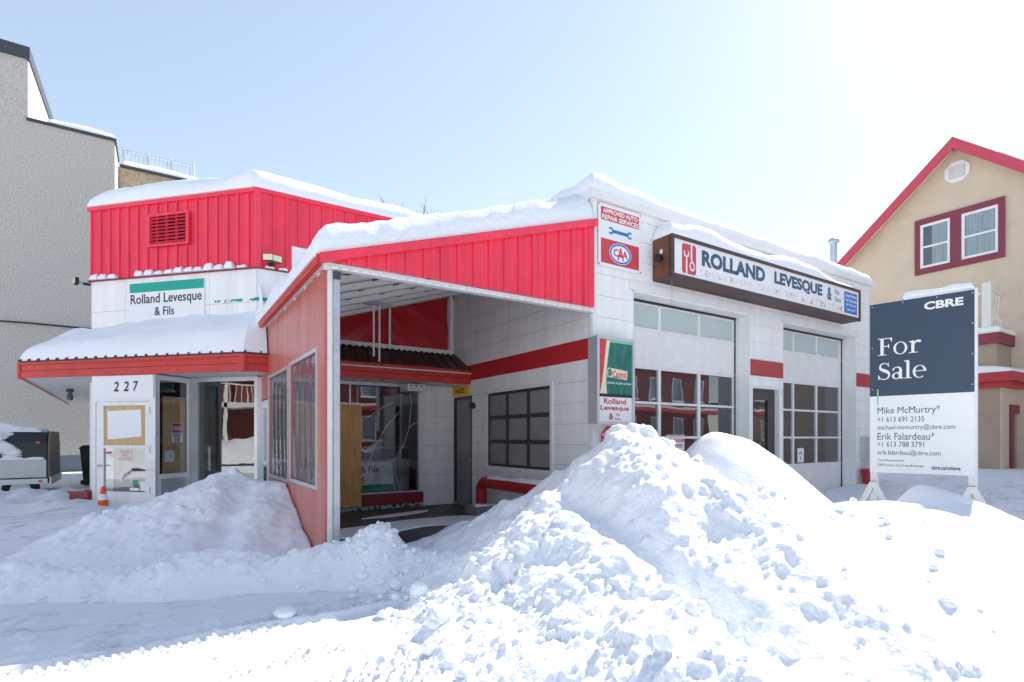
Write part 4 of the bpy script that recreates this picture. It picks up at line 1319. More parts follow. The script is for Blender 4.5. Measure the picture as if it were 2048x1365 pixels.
# ================================================================== SIGNS
# long box sign
bs = thing('shop_sign', 'long brown-cased lightbox sign over the garage doors', 'sign', tuple(GF(4.2, 0, 3.87)))
part(MB().fbox(GF, 1.25, 7.13, .012, .36, 3.86, 4.50), 'case', SIGNBROWN, bs)
part(MB().fbox(GF, 1.243, 1.249, .012, .33, 3.87, 4.49), 'end_plate', RUST, bs)
part(MB().wall(GF, 1.245, 7.135, 3.85, 4.51, .361, .385, [(1.31, 7.07, 3.915, 4.455)]), 'case_rim', SIGNBROWN, bs)
part(fb(GF, 1.30, 7.08, .361, .368, 3.91, 4.46), 'face', SIGNW, bs)
d = .3695
lg = part(MB().prism([GF(s, d, z) for s, z in ((1.50, 3.985), (1.53, 3.955), (1.80, 3.955), (1.83, 3.985), (1.83, 4.385), (1.80, 4.415), (1.53, 4.415), (1.50, 4.385))], (0, -.002, 0)), 'emblem', SIGNR, bs)
d2 = d + .003
q = MB()
q.ring(GF, 1.60, 4.275, .062, .075, .036, .045, d2, d2 + .001, 24, math.pi * .85, math.pi * 2.15)
q.fbox(GF, 1.585, 1.618, d2, d2 + .0012, 3.954, 4.19)
q.fbox(GF, 1.70, 1.735, d2, d2 + .0012, 4.17, 4.416)
q.ring(GF, 1.735, 4.085, .06, .08, .036, .05, d2, d2 + .001, 20)
part(q, 'emblem_tools', SIGNW, lg)
text(GF, 'ROLLAND', 1.97, 3.70, 4.135, 4.395, d, LETB, bs, .05)
text(GF, 'LEVESQUE', 3.98, 5.62, 4.135, 4.395, d, LETB, bs, .05)
text(GF, '&', 5.80, 5.98, 4.135, 4.39, d, LETB, bs, .03)
text(GF, 'Fils', 6.10, 6.27, 4.28, 4.385, d, LETB, bs, .01)
text(GF, 'Sons', 6.10, 6.34, 4.14, 4.245, d, LETB, bs, .01)
text(GF, 'GENERAL REPAIRS . TUNE UPS . TIRES', 1.93, 4.72, 3.985, 4.08, d, LETFADE, bs, -.005)
text(GF, '613.789.8558', 4.88, 6.38, 3.965, 4.085, d, LETFADE, bs, .0)
bb = part(fb(GF, 6.47, 7.0, d - .0015, d, 3.965, 4.40), 'blue_panel', SIGNB, bs)
for k, (t, a, b) in enumerate((('Licensed Mechanics', 6.52, 6.98), ('A & S Transmission', 6.52, 6.98), ('High Tech Service', 6.54, 6.96), ('Depuis / Since 1967', 6.58, 6.94))):
    z = 4.30 - k * .098
    text(GF, t, a, b, z, z + .07, d + .001, LETW, bb, .02, .15 if k == 3 else 0)
part(MB().tube([GF(1.24, .19, 4.17), GF(1.20, .19, 4.17), GF(1.15, .19, 4.165)], [.03, .062, .068], 16), 'photocell_lamp', BLACKP, bs, True)
part(fb(GF, 1.232, 1.242, .16, .21, 4.24, 4.31), 'lamp_bracket', TRIMW, bs)
snow_cap('sign_snow', 'thick snow roll lying on top of the long lightbox sign', lambda s, t: GF(1.24 + s, .02 + t, 4.502), 5.55, .36, lambda s, t: .25 - .15 * sm(s, 3.2, 5.5) + .05 * np.sin(s * 2), .22, 41, .03, .06, lump=.02, openedge=(1, 1, 1, 1))
def icicle(F, s, d, z, L, r, label):
    rs = random.Random(int(s * 97)); pts = []; rad = []
    for k in range(7):
        f = k / 6; pts.append(F(s + .008 * rs.random(), d + .006 * rs.random(), z - L * f)); rad.append(max(.0015, r * (1 - f)**.8))
    o = MB().tube(pts, rad, 8).build('icicle', ICE, None, True)
    return tag(o, label, 'icicle', 'icicles')
icicle(GF, 1.285, .345, 3.862, .46, .022, 'long icicle under the left end of the lightbox sign')
icicle(GF, 1.40, .345, 3.862, .09, .012, 'short icicle beside the long one under the lightbox sign')
icicle(GF, 5.55, .30, 3.862, .36, .007, 'thin icicle under the lightbox sign over the second garage door')
icicle(GF, 6.45, .30, 3.862, .34, .007, 'thin icicle under the right part of the lightbox sign')
icicle(GF, 4.82, .02, 2.36, .38, .018, 'icicle beside the brown service door')

# CAA approval board
ca = thing('approval_board', 'white board with red fields, blue wrench and CAA oval at the garage corner', 'sign', tuple(GF(.53, .03, 3.9)))
part(fb(GF, .09, .97, .017, .026, 3.92, 4.845), 'board', SIGNW, ca)
e = .0275
part(fb(GF, .14, .92, .026, e, 4.60, 4.79), 'red_field', SIGNR, ca)
part(fb(GF, .14, .92, .026, e, 3.97, 4.33), 'red_field', SIGNR, ca)
text(GF, 'APPROVED AUTO', .18, .885, 4.705, 4.775, e + .001, LETW, ca, .03)
text(GF, 'REPAIR SERVICES', .16, .905, 4.615, 4.685, e + .001, LETW, ca, .03)
q = MB()
q.prism([GF(s, .026, z) for s, z in ((.36, 4.44), (.70, 4.44), (.70, 4.49), (.36, 4.49))], (0, -.001, 0))
q.ring(GF, .335, 4.465, .055, .055, .026, .026, .0272, .0285, 24, math.pi * -.78, math.pi * .78)
q.ring(GF, .725, 4.465, .055, .055, .026, .026, .0272, .0285, 24, math.pi * .22, math.pi * 1.78)
part(q, 'wrench', SIGNB, ca)
ov = part(MB().disc(GF, .53, 4.15, .225, .155, e, e + .001, 40), 'oval', LETW, ca)
part(MB().ring(GF, .53, 4.15, .215, .147, .185, .12, e + .001, e + .002, 40), 'oval_ring', SIGNB, ov)
text(GF, 'C', .385, .495, 4.10, 4.215, e + .0025, SIGNR, ov, .03)
text(GF, 'A', .465, .60, 4.055, 4.245, e + .003, SIGNR, ov, .03)
text(GF, 'A', .565, .68, 4.095, 4.21, e + .0035, SIGNR, ov, .03)
for s, z in ((.11, 4.82), (.95, 4.82), (.11, 3.945), (.95, 3.945)):
    part(MB().disc(GF, s, z, .010, .010, .026, .030, 8), 'screw', BLACKP, ca)

# lightbox with green oil poster
cs = thing('oil_lightbox', 'upright silver lightbox with green oil poster and red Rolland Levesque lettering', 'sign', tuple(GF(.3, .1, 1.6)))
CA_, CB_ = -.10, .62
part(fb(GF, CA_, CB_, .017, .20, 1.60, 2.84), 'case', ALU, cs)
part(MB().wall(GF, CA_ - .01, CB_ + .01, 1.59, 2.85, .2005, .225, [(CA_ + .035, CB_ - .035, 1.635, 2.805)]), 'rim', ALU, cs)
part(fb(GF, CA_ + .03, CB_ - .03, .2005, .204, 1.63, 1.985), 'lower_face', SIGNW, cs)
part(fb(GF, CA_ + .03, CB_ - .03, .2005, .204, 2.03, 2.81), 'poster', GREEND, cs)
part(fb(GF, CA_ + .03, CB_ - .03, .2005, .208, 1.985, 2.03), 'divider', BLACKP, cs)
a = CA_ + .035
curve = bez((a + .15, 2.8), (a + .11, 2.5), (a + .08, 2.2), (a + .02, 2.03), 10)
part(MB().poly([GF(a, .2046, 2.80)] + [GF(s, .2046, z) for s, z in curve] + [GF(a, .2046, 2.03)]), 'poster_red', SIGNR, cs)
c2 = bez((a + .22, 2.8), (a + .16, 2.5), (a + .12, 2.2), (a + .16, 2.03), 10)
part(MB().poly([GF(s, .2052, z) for s, z in curve] + [GF(s, .2052, z) for s, z in reversed(c2)]), 'poster_cream', CREAM, cs)
part(fb(GF, a + .22, CB_ - .035, .2046, .2056, 2.77, 2.805), 'poster_top', MINT, cs)
lo = part(MB().prism([GF(s, .2056, z) for s, z in ((.10, 2.275), (.48, 2.245), (.50, 2.375), (.12, 2.405))], (0, -.001, 0)), 'brand_plate', CREAM, cs)
part(MB().disc(GF, .145, 2.335, .055, .07, .2068, .2076, 24), 'brand_disc', CREAM, lo)
part(MB().disc(GF, .145, 2.335, .045, .058, .2078, .2084, 24), 'brand_disc', GREEN, lo)
part(fb(GF, .12, .20, .2085, .209, 2.32, 2.345), 'brand_bar', SIGNR, lo)
text(GF, 'Castrol', .205, .47, 2.265, 2.37, .2072, LETR, lo, .02, .2)
text(GF, 'Lubrifiants de qualité supérieure', .10, .575, 2.165, 2.21, .2056, LETW, cs, .01)
text(GF, 'Rolland', .03, .47, 1.885, 1.965, .2046, LETR, cs, .03)
text(GF, 'Levesque', -.03, .53, 1.775, 1.865, .2046, LETR, cs, .03)
text(GF, '&', .13, .22, 1.66, 1.755, .2046, LETR, cs, .03)
text(GF, 'Fils\nSons', .25, .36, 1.655, 1.755, .2046, LETR, cs, .02)
# octagonal notice
oc = thing('octagon_notice', 'red octagonal notice half buried by the heap below the oil lightbox', 'sign', tuple(GF(.33, .02, 1.2)))
part(MB().prism([GF(.33 + .225 * math.cos(R(22.5 + 45 * k)), .018, 1.38 + .225 * math.sin(R(22.5 + 45 * k))) for k in range(8)], (0, -.004, 0)), 'rim', LETW, oc)
part(MB().prism([GF(.33 + .21 * math.cos(R(22.5 + 45 * k)), .0225, 1.38 + .21 * math.sin(R(22.5 + 45 * k))) for k in range(8)], (0, -.002, 0)), 'plate', SIGNR, oc)
text(GF, 'BE\nPROTECTED', .16, .50, 1.42, 1.53, .026, LETW, oc, .02)
text(GF, 'STOP', .17, .49, 1.25, 1.38, .026, LETW, oc, .03)

# name board on the white band
nb = thing('name_board', 'white name board with a green top strip on the corner shop', 'sign', tuple(CH(-1.9, .03, 3.4)))
part(fb(CH, -2.74, -1.09, .004, .022, 3.40, 4.26), 'board', SIGNW, nb)
part(fb(CH, -2.735, -1.095, .022, .024, 4.085, 4.255), 'green_strip', mat('teal_green', (.0, .36, .26), .5, var=.04), nb)
text(CH, 'Rolland Levesque', -2.71, -1.14, 3.82, 4.05, .025, LETK, nb, .012)
text(CH, '& Fils', -2.17, -1.74, 3.64, 3.80, .025, LETK, nb, .012)
# PARTS plate
pp = thing('parts_plate', 'yellow PARTS plate above the dark door', 'sign', tuple(GS(-4.1, .03, 2.25)))
part(fb(GS, -4.40, -3.70, .03, .05, 2.262, 2.465), 'plate', YEL, pp)
part(fb(GS, -4.3, -3.8, .0, .03, 2.30, 2.42), 'bracket', BLACKP, pp)
text(GS, 'PARTS', -4.25, -3.85, 2.31, 2.42, .052, LETK, pp, .03)
# plywood and old sign in the shop window
py = thing('plywood_sheet', 'tall plywood sheet leaning on the shop window under the canopy', 'plywood', (-2.55, 4.34, .08))
part(MB().fbox(BW, -3.22, -2.02, .058, .074, .085, 2.02), 'sheet', PLY, py)
of = thing('old_sign', 'old white and green sign leaning inside the shop window', 'sign', (-1.6, 4.6, .1))
OB = Frame((0, 4.62), (0, -1))
def lean(s0, s1, d, z0, z1, k=.22):
    def f(s, z): return OB(s + (.0 if z > .5 else .0), d - (z - .1) * k * .5, z)
    return MB().hexa([f(s0, z0), f(s1, z0), f(s1, z0) + Vector((0, .012, 0)), f(s0, z0) + Vector((0, .012, 0)), f(s0, z1), f(s1 - .05, z1), f(s1 - .05, z1) + Vector((0, .012, 0)), f(s0, z1) + Vector((0, .012, 0))])
part(lean(-2.0, -1.22, 0, .10, .90), 'board', SIGNW, of)
part(lean(-2.0, -1.215, .003, .10, .46), 'green_field', GREEN, of)
OT = Frame((0, 4.70), (0, -1))
text(OT, '& Fils', -1.93, -1.56, .70, .84, .022, LETK, of, .01)
text(OT, '58', -2.0, -1.86, .49, .63, .048, mat('letter_grey', (.3, .3, .32), .6), of, .02)

# sale board
p0 = Vector((3.45, -2.16, 0)); p1 = Vector((3.66, -3.32, 0))
dv = (p1 - p0).normalized()
SB = Frame((p0.x, p0.y), (dv.y, -dv.x))
sb = thing('sale_board', 'large navy and white For Sale board on white timber posts', 'sign', ((p0.x + p1.x) / 2, (p0.y + p1.y) / 2, .2))
SW = 1.18
part(fb(SB, 0, SW, -.02, 0, .90, 3.34), 'board', SIGNW, sb)
part(fb(SB, .0, SW - .008, .0, .002, 2.00, 3.338), 'navy_field', NAVY, sb)
WOODW = mat('white_timber', (.78, .77, .75), .6, var=.08, vscale=6)
zg0, zg1 = z0_at(*SB(.06, 0, 0)[:2]) - .25, z0_at(*SB(SW - .02, 0, 0)[:2]) - .25
part(fb(SB, .0, .09, -.11, -.021, zg0, 3.30), 'post', WOODW, sb)
part(fb(SB, SW - .075, SW + .015, -.11, -.021, zg1, 3.36), 'post', WOODW, sb)
for s in (.045, SW - .03):
    for sg in (-1, 1):
        zb = z0_at(*SB(s + sg * .27, -.07, 0)[:2]) - .1
        part(MB().hexa([SB(s + sg * .27 - .04, -.02, zb), SB(s + sg * .27 + .04, -.02, zb), SB(s + sg * .27 + .04, -.065, zb), SB(s + sg * .27 - .04, -.065, zb),
                        SB(s - .04, .03 if sg > 0 else .035, .76), SB(s + .04, .03 if sg > 0 else .035, .76), SB(s + .04, -.015, .76), SB(s - .04, -.015, .76)]), 'brace', WOODW, sb)
for s, z in [(.03 + .001, z) for z in (1.0, 1.5, 2.1, 2.7, 3.3)] + [(SW - .03, z) for z in (1.0, 1.5, 2.1, 2.5, 2.9, 3.3)] + [(.4, 3.31), (.78, 3.31), (.4, .93)]:
    part(MB().disc(SB, s, z, .007, .007, .002, .005, 6), 'screw', LETW, sb)
text(SB, 'CBRE', .64, 1.06, 3.155, 3.265, .004, LETW, sb, .04)
# For Sale, drawn as serif letters
def serif(F, glyphs, s0, zb, H, d, parent):
    q = MB(); s = s0; dd = d; o = None
    def bar(a, b, c, e):
        nonlocal dd
        dd += .00015
        q.poly([F(s + a * H, dd, zb + c * H), F(s + b * H, dd, zb + c * H), F(s + b * H, dd, zb + e * H), F(s + a * H, dd, zb + e * H)])
    def pol(pts):
        nonlocal dd
        dd += .00015
        q.poly([F(s + a * H, dd, zb + b * H) for a, b in pts])
    def rib(pts, ws):
        nonlocal dd
        dd += .00015
        ribbon(q, F, [(s + a * H, zb + b * H) for a, b in pts], [w * H for w in ws], dd)
    def ringg(cx, cy, ro, zo, ri, zi, a0=0, a1=2 * math.pi):
        nonlocal dd
        dd += .00015
        n = 36
        for k in range(n):
            a, b = a0 + (a1 - a0) * k / n, a0 + (a1 - a0) * (k + 1) / n
            q.poly([F(s + (cx + ro * math.cos(a)) * H, dd, zb + (cy + zo * math.sin(a)) * H), F(s + (cx + ro * math.cos(b)) * H, dd, zb + (cy + zo * math.sin(b)) * H),
                    F(s + (cx + ri * math.cos(b)) * H, dd, zb + (cy + zi * math.sin(b)) * H), F(s + (cx + ri * math.cos(a)) * H, dd, zb + (cy + zi * math.sin(a)) * H)])
    for g in glyphs:
        q = MB()
        if g == 'F':
            bar(.13, .29, .02, .98); bar(.0, .43, 0, .04); bar(.0, .70, .955, 1.0); pol([(.70, 1.0), (.70, .76), (.665, .76), (.60, .955)]); bar(.29, .56, .50, .545); pol([(.56, .64), (.56, .40), (.53, .40), (.48, .52), (.53, .64)])
            s += .76 * H
        elif g == 'o':
            ringg(.34, .345, .335, .365, .215, .325); s += .74 * H
        elif g == 'r':
            bar(.12, .26, .02, .66); bar(.0, .42, 0, .04); pol([(.0, .66), (.0, .63), (.12, .60), (.26, .71), (.26, .72)]); rib(bez((.24, .48), (.32, .66), (.42, .70), (.56, .60), 10), [.03, .05, .07, .09, .11, .12, .13, .14, .14, .13, .10])
            s += .62 * H
        elif g == 'S':
            P1 = bez((.52, .80), (.50, .98), (.13, 1.05), (.11, .75), 10); P2 = bez((.11, .75), (.11, .48), (.58, .56), (.56, .25), 12); P3 = bez((.56, .25), (.54, -.07), (.07, -.06), (.05, .24), 10)
            pts = P1 + P2[1:] + P3[1:]
            m = len(pts); ws = [.045 + .135 * math.exp(-((k / (m - 1) - .5) / .2)**2) for k in range(m)]
            rib(pts, ws); pol([(.54, 1.0), (.545, .74), (.515, .74), (.47, .90)]); pol([(.02, -.02), (.015, .28), (.05, .28), (.10, .09)])
            s += .68 * H
        elif g == 'a':
            bar(.37, .50, .08, .50); rib(bez((.06, .50), (.10, .74), (.46, .76), (.435, .45), 12), [.10, .09, .07, .055, .05, .05, .06, .075, .09, .11, .12, .13, .13])
            ringg(.235, .18, .215, .195, .11, .145); rib(bez((.435, .12), (.44, .0), (.52, .0), (.57, .06), 6), [.13, .12, .10, .07, .05, .04, .03]); rib(bez((.2, .36), (.3, .37), (.38, .40), (.44, .44), 5), [.045] * 6)
            s += .60 * H
        elif g == 'l':
            bar(.11, .25, .02, 1.0); bar(.0, .36, 0, .04); pol([(.0, 1.02), (.0, .985), (.11, .95), (.25, 1.04)])
            s += .40 * H
        elif g == 'e':
            ringg(.32, .345, .315, .365, .195, .325, math.pi * .02, math.pi * 1.72); bar(.12, .63, .36, .405)
            s += .66 * H
        o = part(q, 'letter', LETW, parent)
    return o
serif(SB, 'For', .10, 2.585, .245, .004, sb)
serif(SB, 'Sale', .10, 2.235, .245, .004, sb)
part(fb(SB, .09, .108, .0022, .004, 1.88, 2.10), 'accent_line', MINT, sb)
for t, s1, z0, z1, b, m in (('Mike McMurtry*', .815, 1.715, 1.845, 0, LETB), ('+1 613 691 2135', .64, 1.625, 1.70, .0, LETB), ('michael.mcmurtry@cbre.com', .975, 1.50, 1.585, .0, LETB),
                         ('Erik Falardeau*', .755, 1.37, 1.475, 0, LETB), ('+1 613 788 3791', .64, 1.27, 1.345, .0, LETB), ('erik.falardeau@cbre.com', .82, 1.14, 1.225, .0, LETB),
                         ('*Sales Representative', .415, 1.055, 1.095, .0, LETB), ('CBRE Limited, Real Estate Brokerage', .635, .985, 1.025, .0, LETB)):
    text(SB, t, .095, s1, z0, z1, .002, m, sb, b)
text(SB, 'cbre.ca/ottawa', .72, 1.03, .965, 1.02, .002, LETB, sb, .025)
snow_cap('board_snow', 'snow cap sitting on the top edge of the For Sale board', lambda s, t: SB(.40 + s, -.115 + t, 3.362), .76, .13, .085, .06, 51, .02, .03, freq=6)

# ================================================================== SMALL THINGS
bp = thing('pipe_guard', 'red bent steel pipe guard below the side window', 'guard rail', (-.28, 2.72, 0))
pts = [(-.28, 2.75, .12), (-.28, 2.75, .42)] + [(-.28, 2.75 - .17 * (1 - math.cos(R(a))), .42 + .17 * math.sin(R(a))) for a in range(10, 91, 10)] + [(-.28, 1.5, .59), (-.28, .55, .59)] + [(-.28, .55 - .17 * math.sin(R(a)), .42 + .17 * math.cos(R(a))) for a in range(10, 91, 10)] + [(-.28, .38, .0)]
part(MB().tube(pts, .105, 20), 'pipe', mat('red_paint_gloss', (.42, .015, .02), .35, var=.2, vscale=6), bp, True)
part(MB().fbox(GS, -2.98, -2.52, .07, .50, .0, .15), 'footing', CONC, bp)
snow_cap('pipe_snow', 'thin strip of snow lying on the red pipe guard', lambda s, t: (-.35 + t, .5 + s, .672 - .35 * (t - .07)**2 * 10), 1.95, .14, .06, .06, 61, .012, .05, freq=4)
snow_cap('footing_snow', 'bit of snow on the concrete footing of the pipe guard', lambda s, t: (-.5 + t, 2.53 + s, .152), .12, .42, .05, .05, 62, .01, .03, freq=6)

def floodlight(p, dirs, label):
    p = Vector(p)
    t = thing('floodlight', label, 'lamp', tuple(p), 'floodlights on the shop ledge')
    part(MB().tube([p, p + Vector((0, 0, .03))], .06, 14), 'base', BLACKP, t, True)
    for dvec in dirs:
        dvec = Vector(dvec)
        e = p + dvec * .13 + Vector((0, 0, .03))
        part(MB().tube([p + Vector((0, 0, .02)), p + dvec * .07 + Vector((0, 0, .03)), e], .018, 8), 'arm', STEEL, t, True)
        f = Frame((e.x, e.y), (dvec.x, dvec.y))
        part(fb(f, -.085, .085, .0, .06, e.z - .055, e.z + .06), 'head', BLACKP, t)
        part(fb(f, -.078, .078, .061, .066, e.z - .048, e.z + .053), 'lens', LAMPG, t)
floodlight(tuple(BW(-3.62, .09, 4.43)), ((-.45, -.9, .35), (.35, -.93, .3)), 'twin floodlight with pale lenses on the ledge right of the shop corner')
floodlight(tuple(CH(-3.72, .04, 4.30)), ((-.95, -.25, .05),), 'single floodlight at the left end of the shop ledge')
# lamp under the awning
ul = thing('soffit_lamp', 'small green-grey lamp hanging under the left awning soffit', 'lamp', (-6.9, 10.2, 2.2))
part(MB().tube([(-6.95, 9.6, 2.49), (-6.95, 9.6, 2.42)], .07, 14), 'base', BRONZE, ul, True)
part(MB().tube([(-6.95, 9.6, 2.42), (-6.95, 9.6, 2.32), (-6.95, 9.6, 2.24)], [.03, .06, .05], 14), 'shade', mat('lamp_green', (.06, .12, .09), .4), ul, True)

# traffic cone
zc = z0_at(*c2b(-6.78, 8.98))
cx, cy = c2b(-6.78, 8.98)
co = thing('traffic_cone', 'small orange traffic cone with a white band by the entry door', 'cone', (cx, cy, zc))
def lathe(prof, x, y, n=24):
    q = MB(); m = len(prof)
    for r, z in prof:
        for k in range(n): q.v.append(Vector((x + r * math.cos(6.2832 * k / n), y + r * math.sin(6.2832 * k / n), z)))
    for i in range(m - 1):
        for k in range(n):
            j = (k + 1) % n; q.f.append((i * n + k, i * n + j, (i + 1) * n + j, (i + 1) * n + k))
    return q
part(lathe([(.078, zc - .05), (.07, zc + .09)], cx, cy), 'lower_cone', ORANGE, co, True)
part(lathe([(.07, zc + .09), (.05, zc + .19)], cx, cy), 'white_band', PAPER, co, True)
part(lathe([(.05, zc + .19), (.027, zc + .30), (.022, zc + .31), (.0, zc + .31)], cx, cy), 'upper_cone', ORANGE, co, True)
part(bx(cx - .11, cx + .11, cy - .11, cy + .11, zc - .06, zc - .025), 'foot', ORANGE, co)
# red planter box
x, y = tuple(CH(-2.95, .70, 0))[:2]
z = z0_at(x, y)
PF = Frame((x, y), (-.724, -.69))
pl = thing('planter_box', 'dark red planter box half sunk in snow beside the entry', 'planter', (x, y, z))
part(MB().wall(PF, -.2, .2, z - .15, z + .14, -.2, .1).fbox(PF, -.22, .22, .08, .12, z + .11, z + .15).fbox(PF, -.22, .22, -.22, -.18, z + .11, z + .15), 'box', MATS['base_red'], pl)
# wheelie bin
zb = z0_at(-6.66, 11.8)
wb = thing('waste_bin', 'black wheeled waste bin against the wall behind the shop corner', 'bin', (-6.66, 11.8, zb))
x, y = -6.66, 11.8
part(MB().hexa([(x - .22, y - .25, zb - .1), (x + .22, y - .25, zb - .1), (x + .22, y + .25, zb - .1), (x - .22, y + .25, zb - .1), (x - .30, y - .33, zb + .92), (x + .30, y - .33, zb + .92), (x + .30, y + .33, zb + .92), (x - .30, y + .33, zb + .92)]), 'body', BLACKP, wb)
part(MB().hexa([(x - .33, y - .36, zb + .92), (x + .33, y - .36, zb + .92), (x + .33, y + .36, zb + .92), (x - .33, y + .36, zb + .92), (x - .28, y - .30, zb + 1.0), (x + .28, y - .30, zb + 1.0), (x + .28, y + .30, zb + 1.02), (x - .28, y + .30, zb + 1.02)]), 'lid', BLACKP, wb)
part(MB().tube([(x - .28, y + .3, zb), (x - .34, y + .3, zb)], .1, 14), 'wheel', RUBBER, wb, True)
part(MB().disc(Frame((x, y - .335), (0, -1)), .12, zb + .70, .05, .05, 0, .006), 'badge', PAPER, wb)

# snow trailer
tx, ty = c2b(-9.95, 11.6)
TF = Frame((tx, ty), (.03, -1))   # long side towards us; s<0 runs left, d inwards negative
tz = .0
tr = thing('covered_trailer', 'snow-covered trailer with black shell and diamond-plate side', 'trailer', (tx, ty, 0))
TL, TW = -4.2, 2.0
part(MB().fbox(TF, TL, .0, -TW, .0, .42, .53), 'chassis', ALU, tr)
part(MB().fbox(TF, TL, -.02, -.015, .006, .56, .92).fbox(TF, TL, -.02, -.02, .02, .90, .93), 'lower_panel', DIAMOND, tr)
prof = [(-.02, .93), (-.06, 1.30), (-.24, 1.52), (-TW + .24, 1.52), (-TW + .06, 1.30), (-TW + .02, .93), (-TW + .02, .54), (-.02, .54)]
part(MB().prism([TF(-.02, d, z) for d, z in prof], TF.r * (TL + .02)), 'shell', mat('black_shell', (.016, .02, .028), .3, var=.2), tr)
q = MB()
for k in range(9):
    z = .96 + k * .042
    q.fbox(TF, TL, -.05, -.06 - .0 * k, -.012 - .035 * k / 9 + .004, z, z + .012)
part(q, 'shell_ribs', MATS['black_shell'], tr)
endp = [(-.01, .55), (-.01, .93), (-.05, 1.31), (-.23, 1.54), (-TW + .24, 1.54), (-TW + .05, 1.31), (-TW, .93), (-TW, .55)]
part(MB().prism([TF(.0, d, z) for d, z in endp], TF.r * .03), 'end_board', mat('end_board', (.22, .18, .16), .6, vscale=3, stretch=(2, 2, 6), col2=(.12, .10, .09), thr=(.3, .7)), tr)
q = MB()
EF = Frame(tuple(TF(.031, 0, 0))[:2], tuple(TF.r)[:2])
for i in range(4):
    for j in range(5):
        q.disc(EF, .25 + .45 * i, .68 + .18 * j, .012, .012, 0, .004, 6)
part(q, 'rivets', BLACKP, tr)
part(MB().fbox(TF, .031, .06, -TW, .0, .40, .56), 'bumper', ALU, tr)
for s, z in ((-.12, .475), (-.16, 1.30)):
    part(MB().disc(TF, s, z, .035, .025, .002 if z < 1 else -.045, .014 if z < 1 else -.03), 'marker_lamp', ORANGE, tr)
for s in (-.45, -2.6):
    wv = part(MB().tube([TF(s, -.12, .30), TF(s, -.32, .30)], .30, 26), 'wheel', RUBBER, tr, True)
    part(MB().tube([TF(s, -.118, .30), TF(s, -.112, .30)], .17, 20), 'rim', STEEL, wv, True)
part(MB().fbox(TF, -1.05, -.85, -.25, -.1, .34, .42), 'step', ALU, tr)
snow_cap('trailer_snow', 'ragged snow lying on the top of the covered trailer', lambda s, t: TF(TL + s, -.22 - t, 1.522), -TL - .12, TW - .5, lambda s, t: .18 - .10 * sm(s, 3.2, 4.0), .2, 71, .05, .1, lump=.03)
q = MB()
rs3 = np.random.RandomState(9)
for k in range(90):
    s = TL + 4.0 * rs3.rand(); zz = .98 + .5 * rs3.rand()
    if s > -.55 and zz < 1.4: continue
    dd = -.04 - max(0, zz - .93) * .1 - max(0, zz - 1.3) * .75
    v, f = lump_verts(ICO2, (.08 + .14 * rs3.rand()) * (1.3 if zz > 1.2 else 1), 900 + k, .4, 1)
    i = len(q.v)
    for a in v:
        q.v.append(TF(s, dd, zz) + TF.r * float(a[0] * 1.5) + TF.n * float(a[1] * .5) + Vector((0, 0, float(a[2] * .7))))
    q.f += [tuple(i + n for n in t) for t in f]
o = q.build('clinging_snow', SNOWR, None, True); tag(o, 'snow clinging in patches to the black side of the trailer', 'snow')
snow_cap('trailer_snow', 'narrow snow line on the diamond-plate ledge of the trailer', lambda s, t: TF(TL + s, -.04 + t, .932), -TL - .05, .07, .05, .06, 72, .02, .06, freq=5)

# ================================================================== TALL BLOCK BEHIND
tb = thing('apartment_block', 'tall grey pebble-dashed apartment block behind the shop', 'building', (-12, 20, 0))
part(bx(-22, -6.7, 19, 19.4, -.2, 12.42), 'wall', STUCCO_G, tb)
part(bx(-22, -9.15, 19.02, 26, 12.42, 14.55), 'upper_wall', STUCCO_G, tb)
part(MB().box(-9.148, -9.1, 19.03, 26, 12.5, 14.5), 'sunlit_tone_face', LIT, tb)  # paler slab: sunlight on this side is put into the colour
part(bx(-6.72, -6.66, 19.03, 20.7, -.2, 12.3), 'sunlit_tone_face', LIT, tb)  # sunlit strip painted with the paler tone
part(bx(-6.7, -3.5, 20.7, 21.2, -.2, 12.2), 'rear_wall', STUCCO_T, tb)
part(bx(-3.5, -3.1, 20.72, 21.2, -.2, 12.2), 'rear_corner', BRICK, tb)
part(bx(-22, -9.05, 18.92, 26.1, 14.55, 14.95), 'roof_edge', DARKCAP, tb)
part(bx(-9.14, -6.62, 18.94, 20.8, 12.42, 12.52), 'roof_edge', DARKCAP, tb)
part(bx(-6.6, -3.0, 20.62, 21.4, 12.2, 12.3), 'roof_edge', DARKCAP, tb)
part(bx(-22, -3.5, 18.96, 19.0, -.2, .75), 'base_sheet', mat('base_sheet', (.14, .18, .22), .5), tb)
rl = part(MB().tube([(-6.6, 23.2, 14.0), (-3.95, 23.2, 14.0)], .035, 6).tube([(-6.6, 23.2, 12.75), (-3.95, 23.2, 12.75)], .03, 6), 'railing', STEEL, tb)
for k in range(19):
    x = -6.6 + 2.65 * k / 18
    part(MB().tube([(x, 23.2, 12.35), (x, 23.2, 14.1 if k % 6 == 0 else 14.0)], .045 if k % 6 == 0 else .018, 6), 'baluster', STEEL, rl)
snow_cap('block_roof_snow', 'snow bank on the stepped roof of the grey apartment block', lambda s, t: (-8.6 + s, 19.0 + t, 12.525), 1.95, 1.6, .32, .5, 81, .03, .15)
snow_cap('block_roof_snow', 'snow bank below the white roof railing of the apartment block', lambda s, t: (-6.6 + s, 20.8 + t, 12.305), 2.9, 2.2, .42, .6, 82, .03, .15)
cbl = MB().tube([(-14, 18.93, 5.5), (-11, 18.93, 5.35), (-9, 18.93, 5.38), (-7, 18.93, 5.36), (-5, 18.93, 5.4)], .03, 6).build('wall_cable', BLACKP, None, True)
tag(cbl, 'dark cable running across the grey pebble-dashed wall', 'cable')

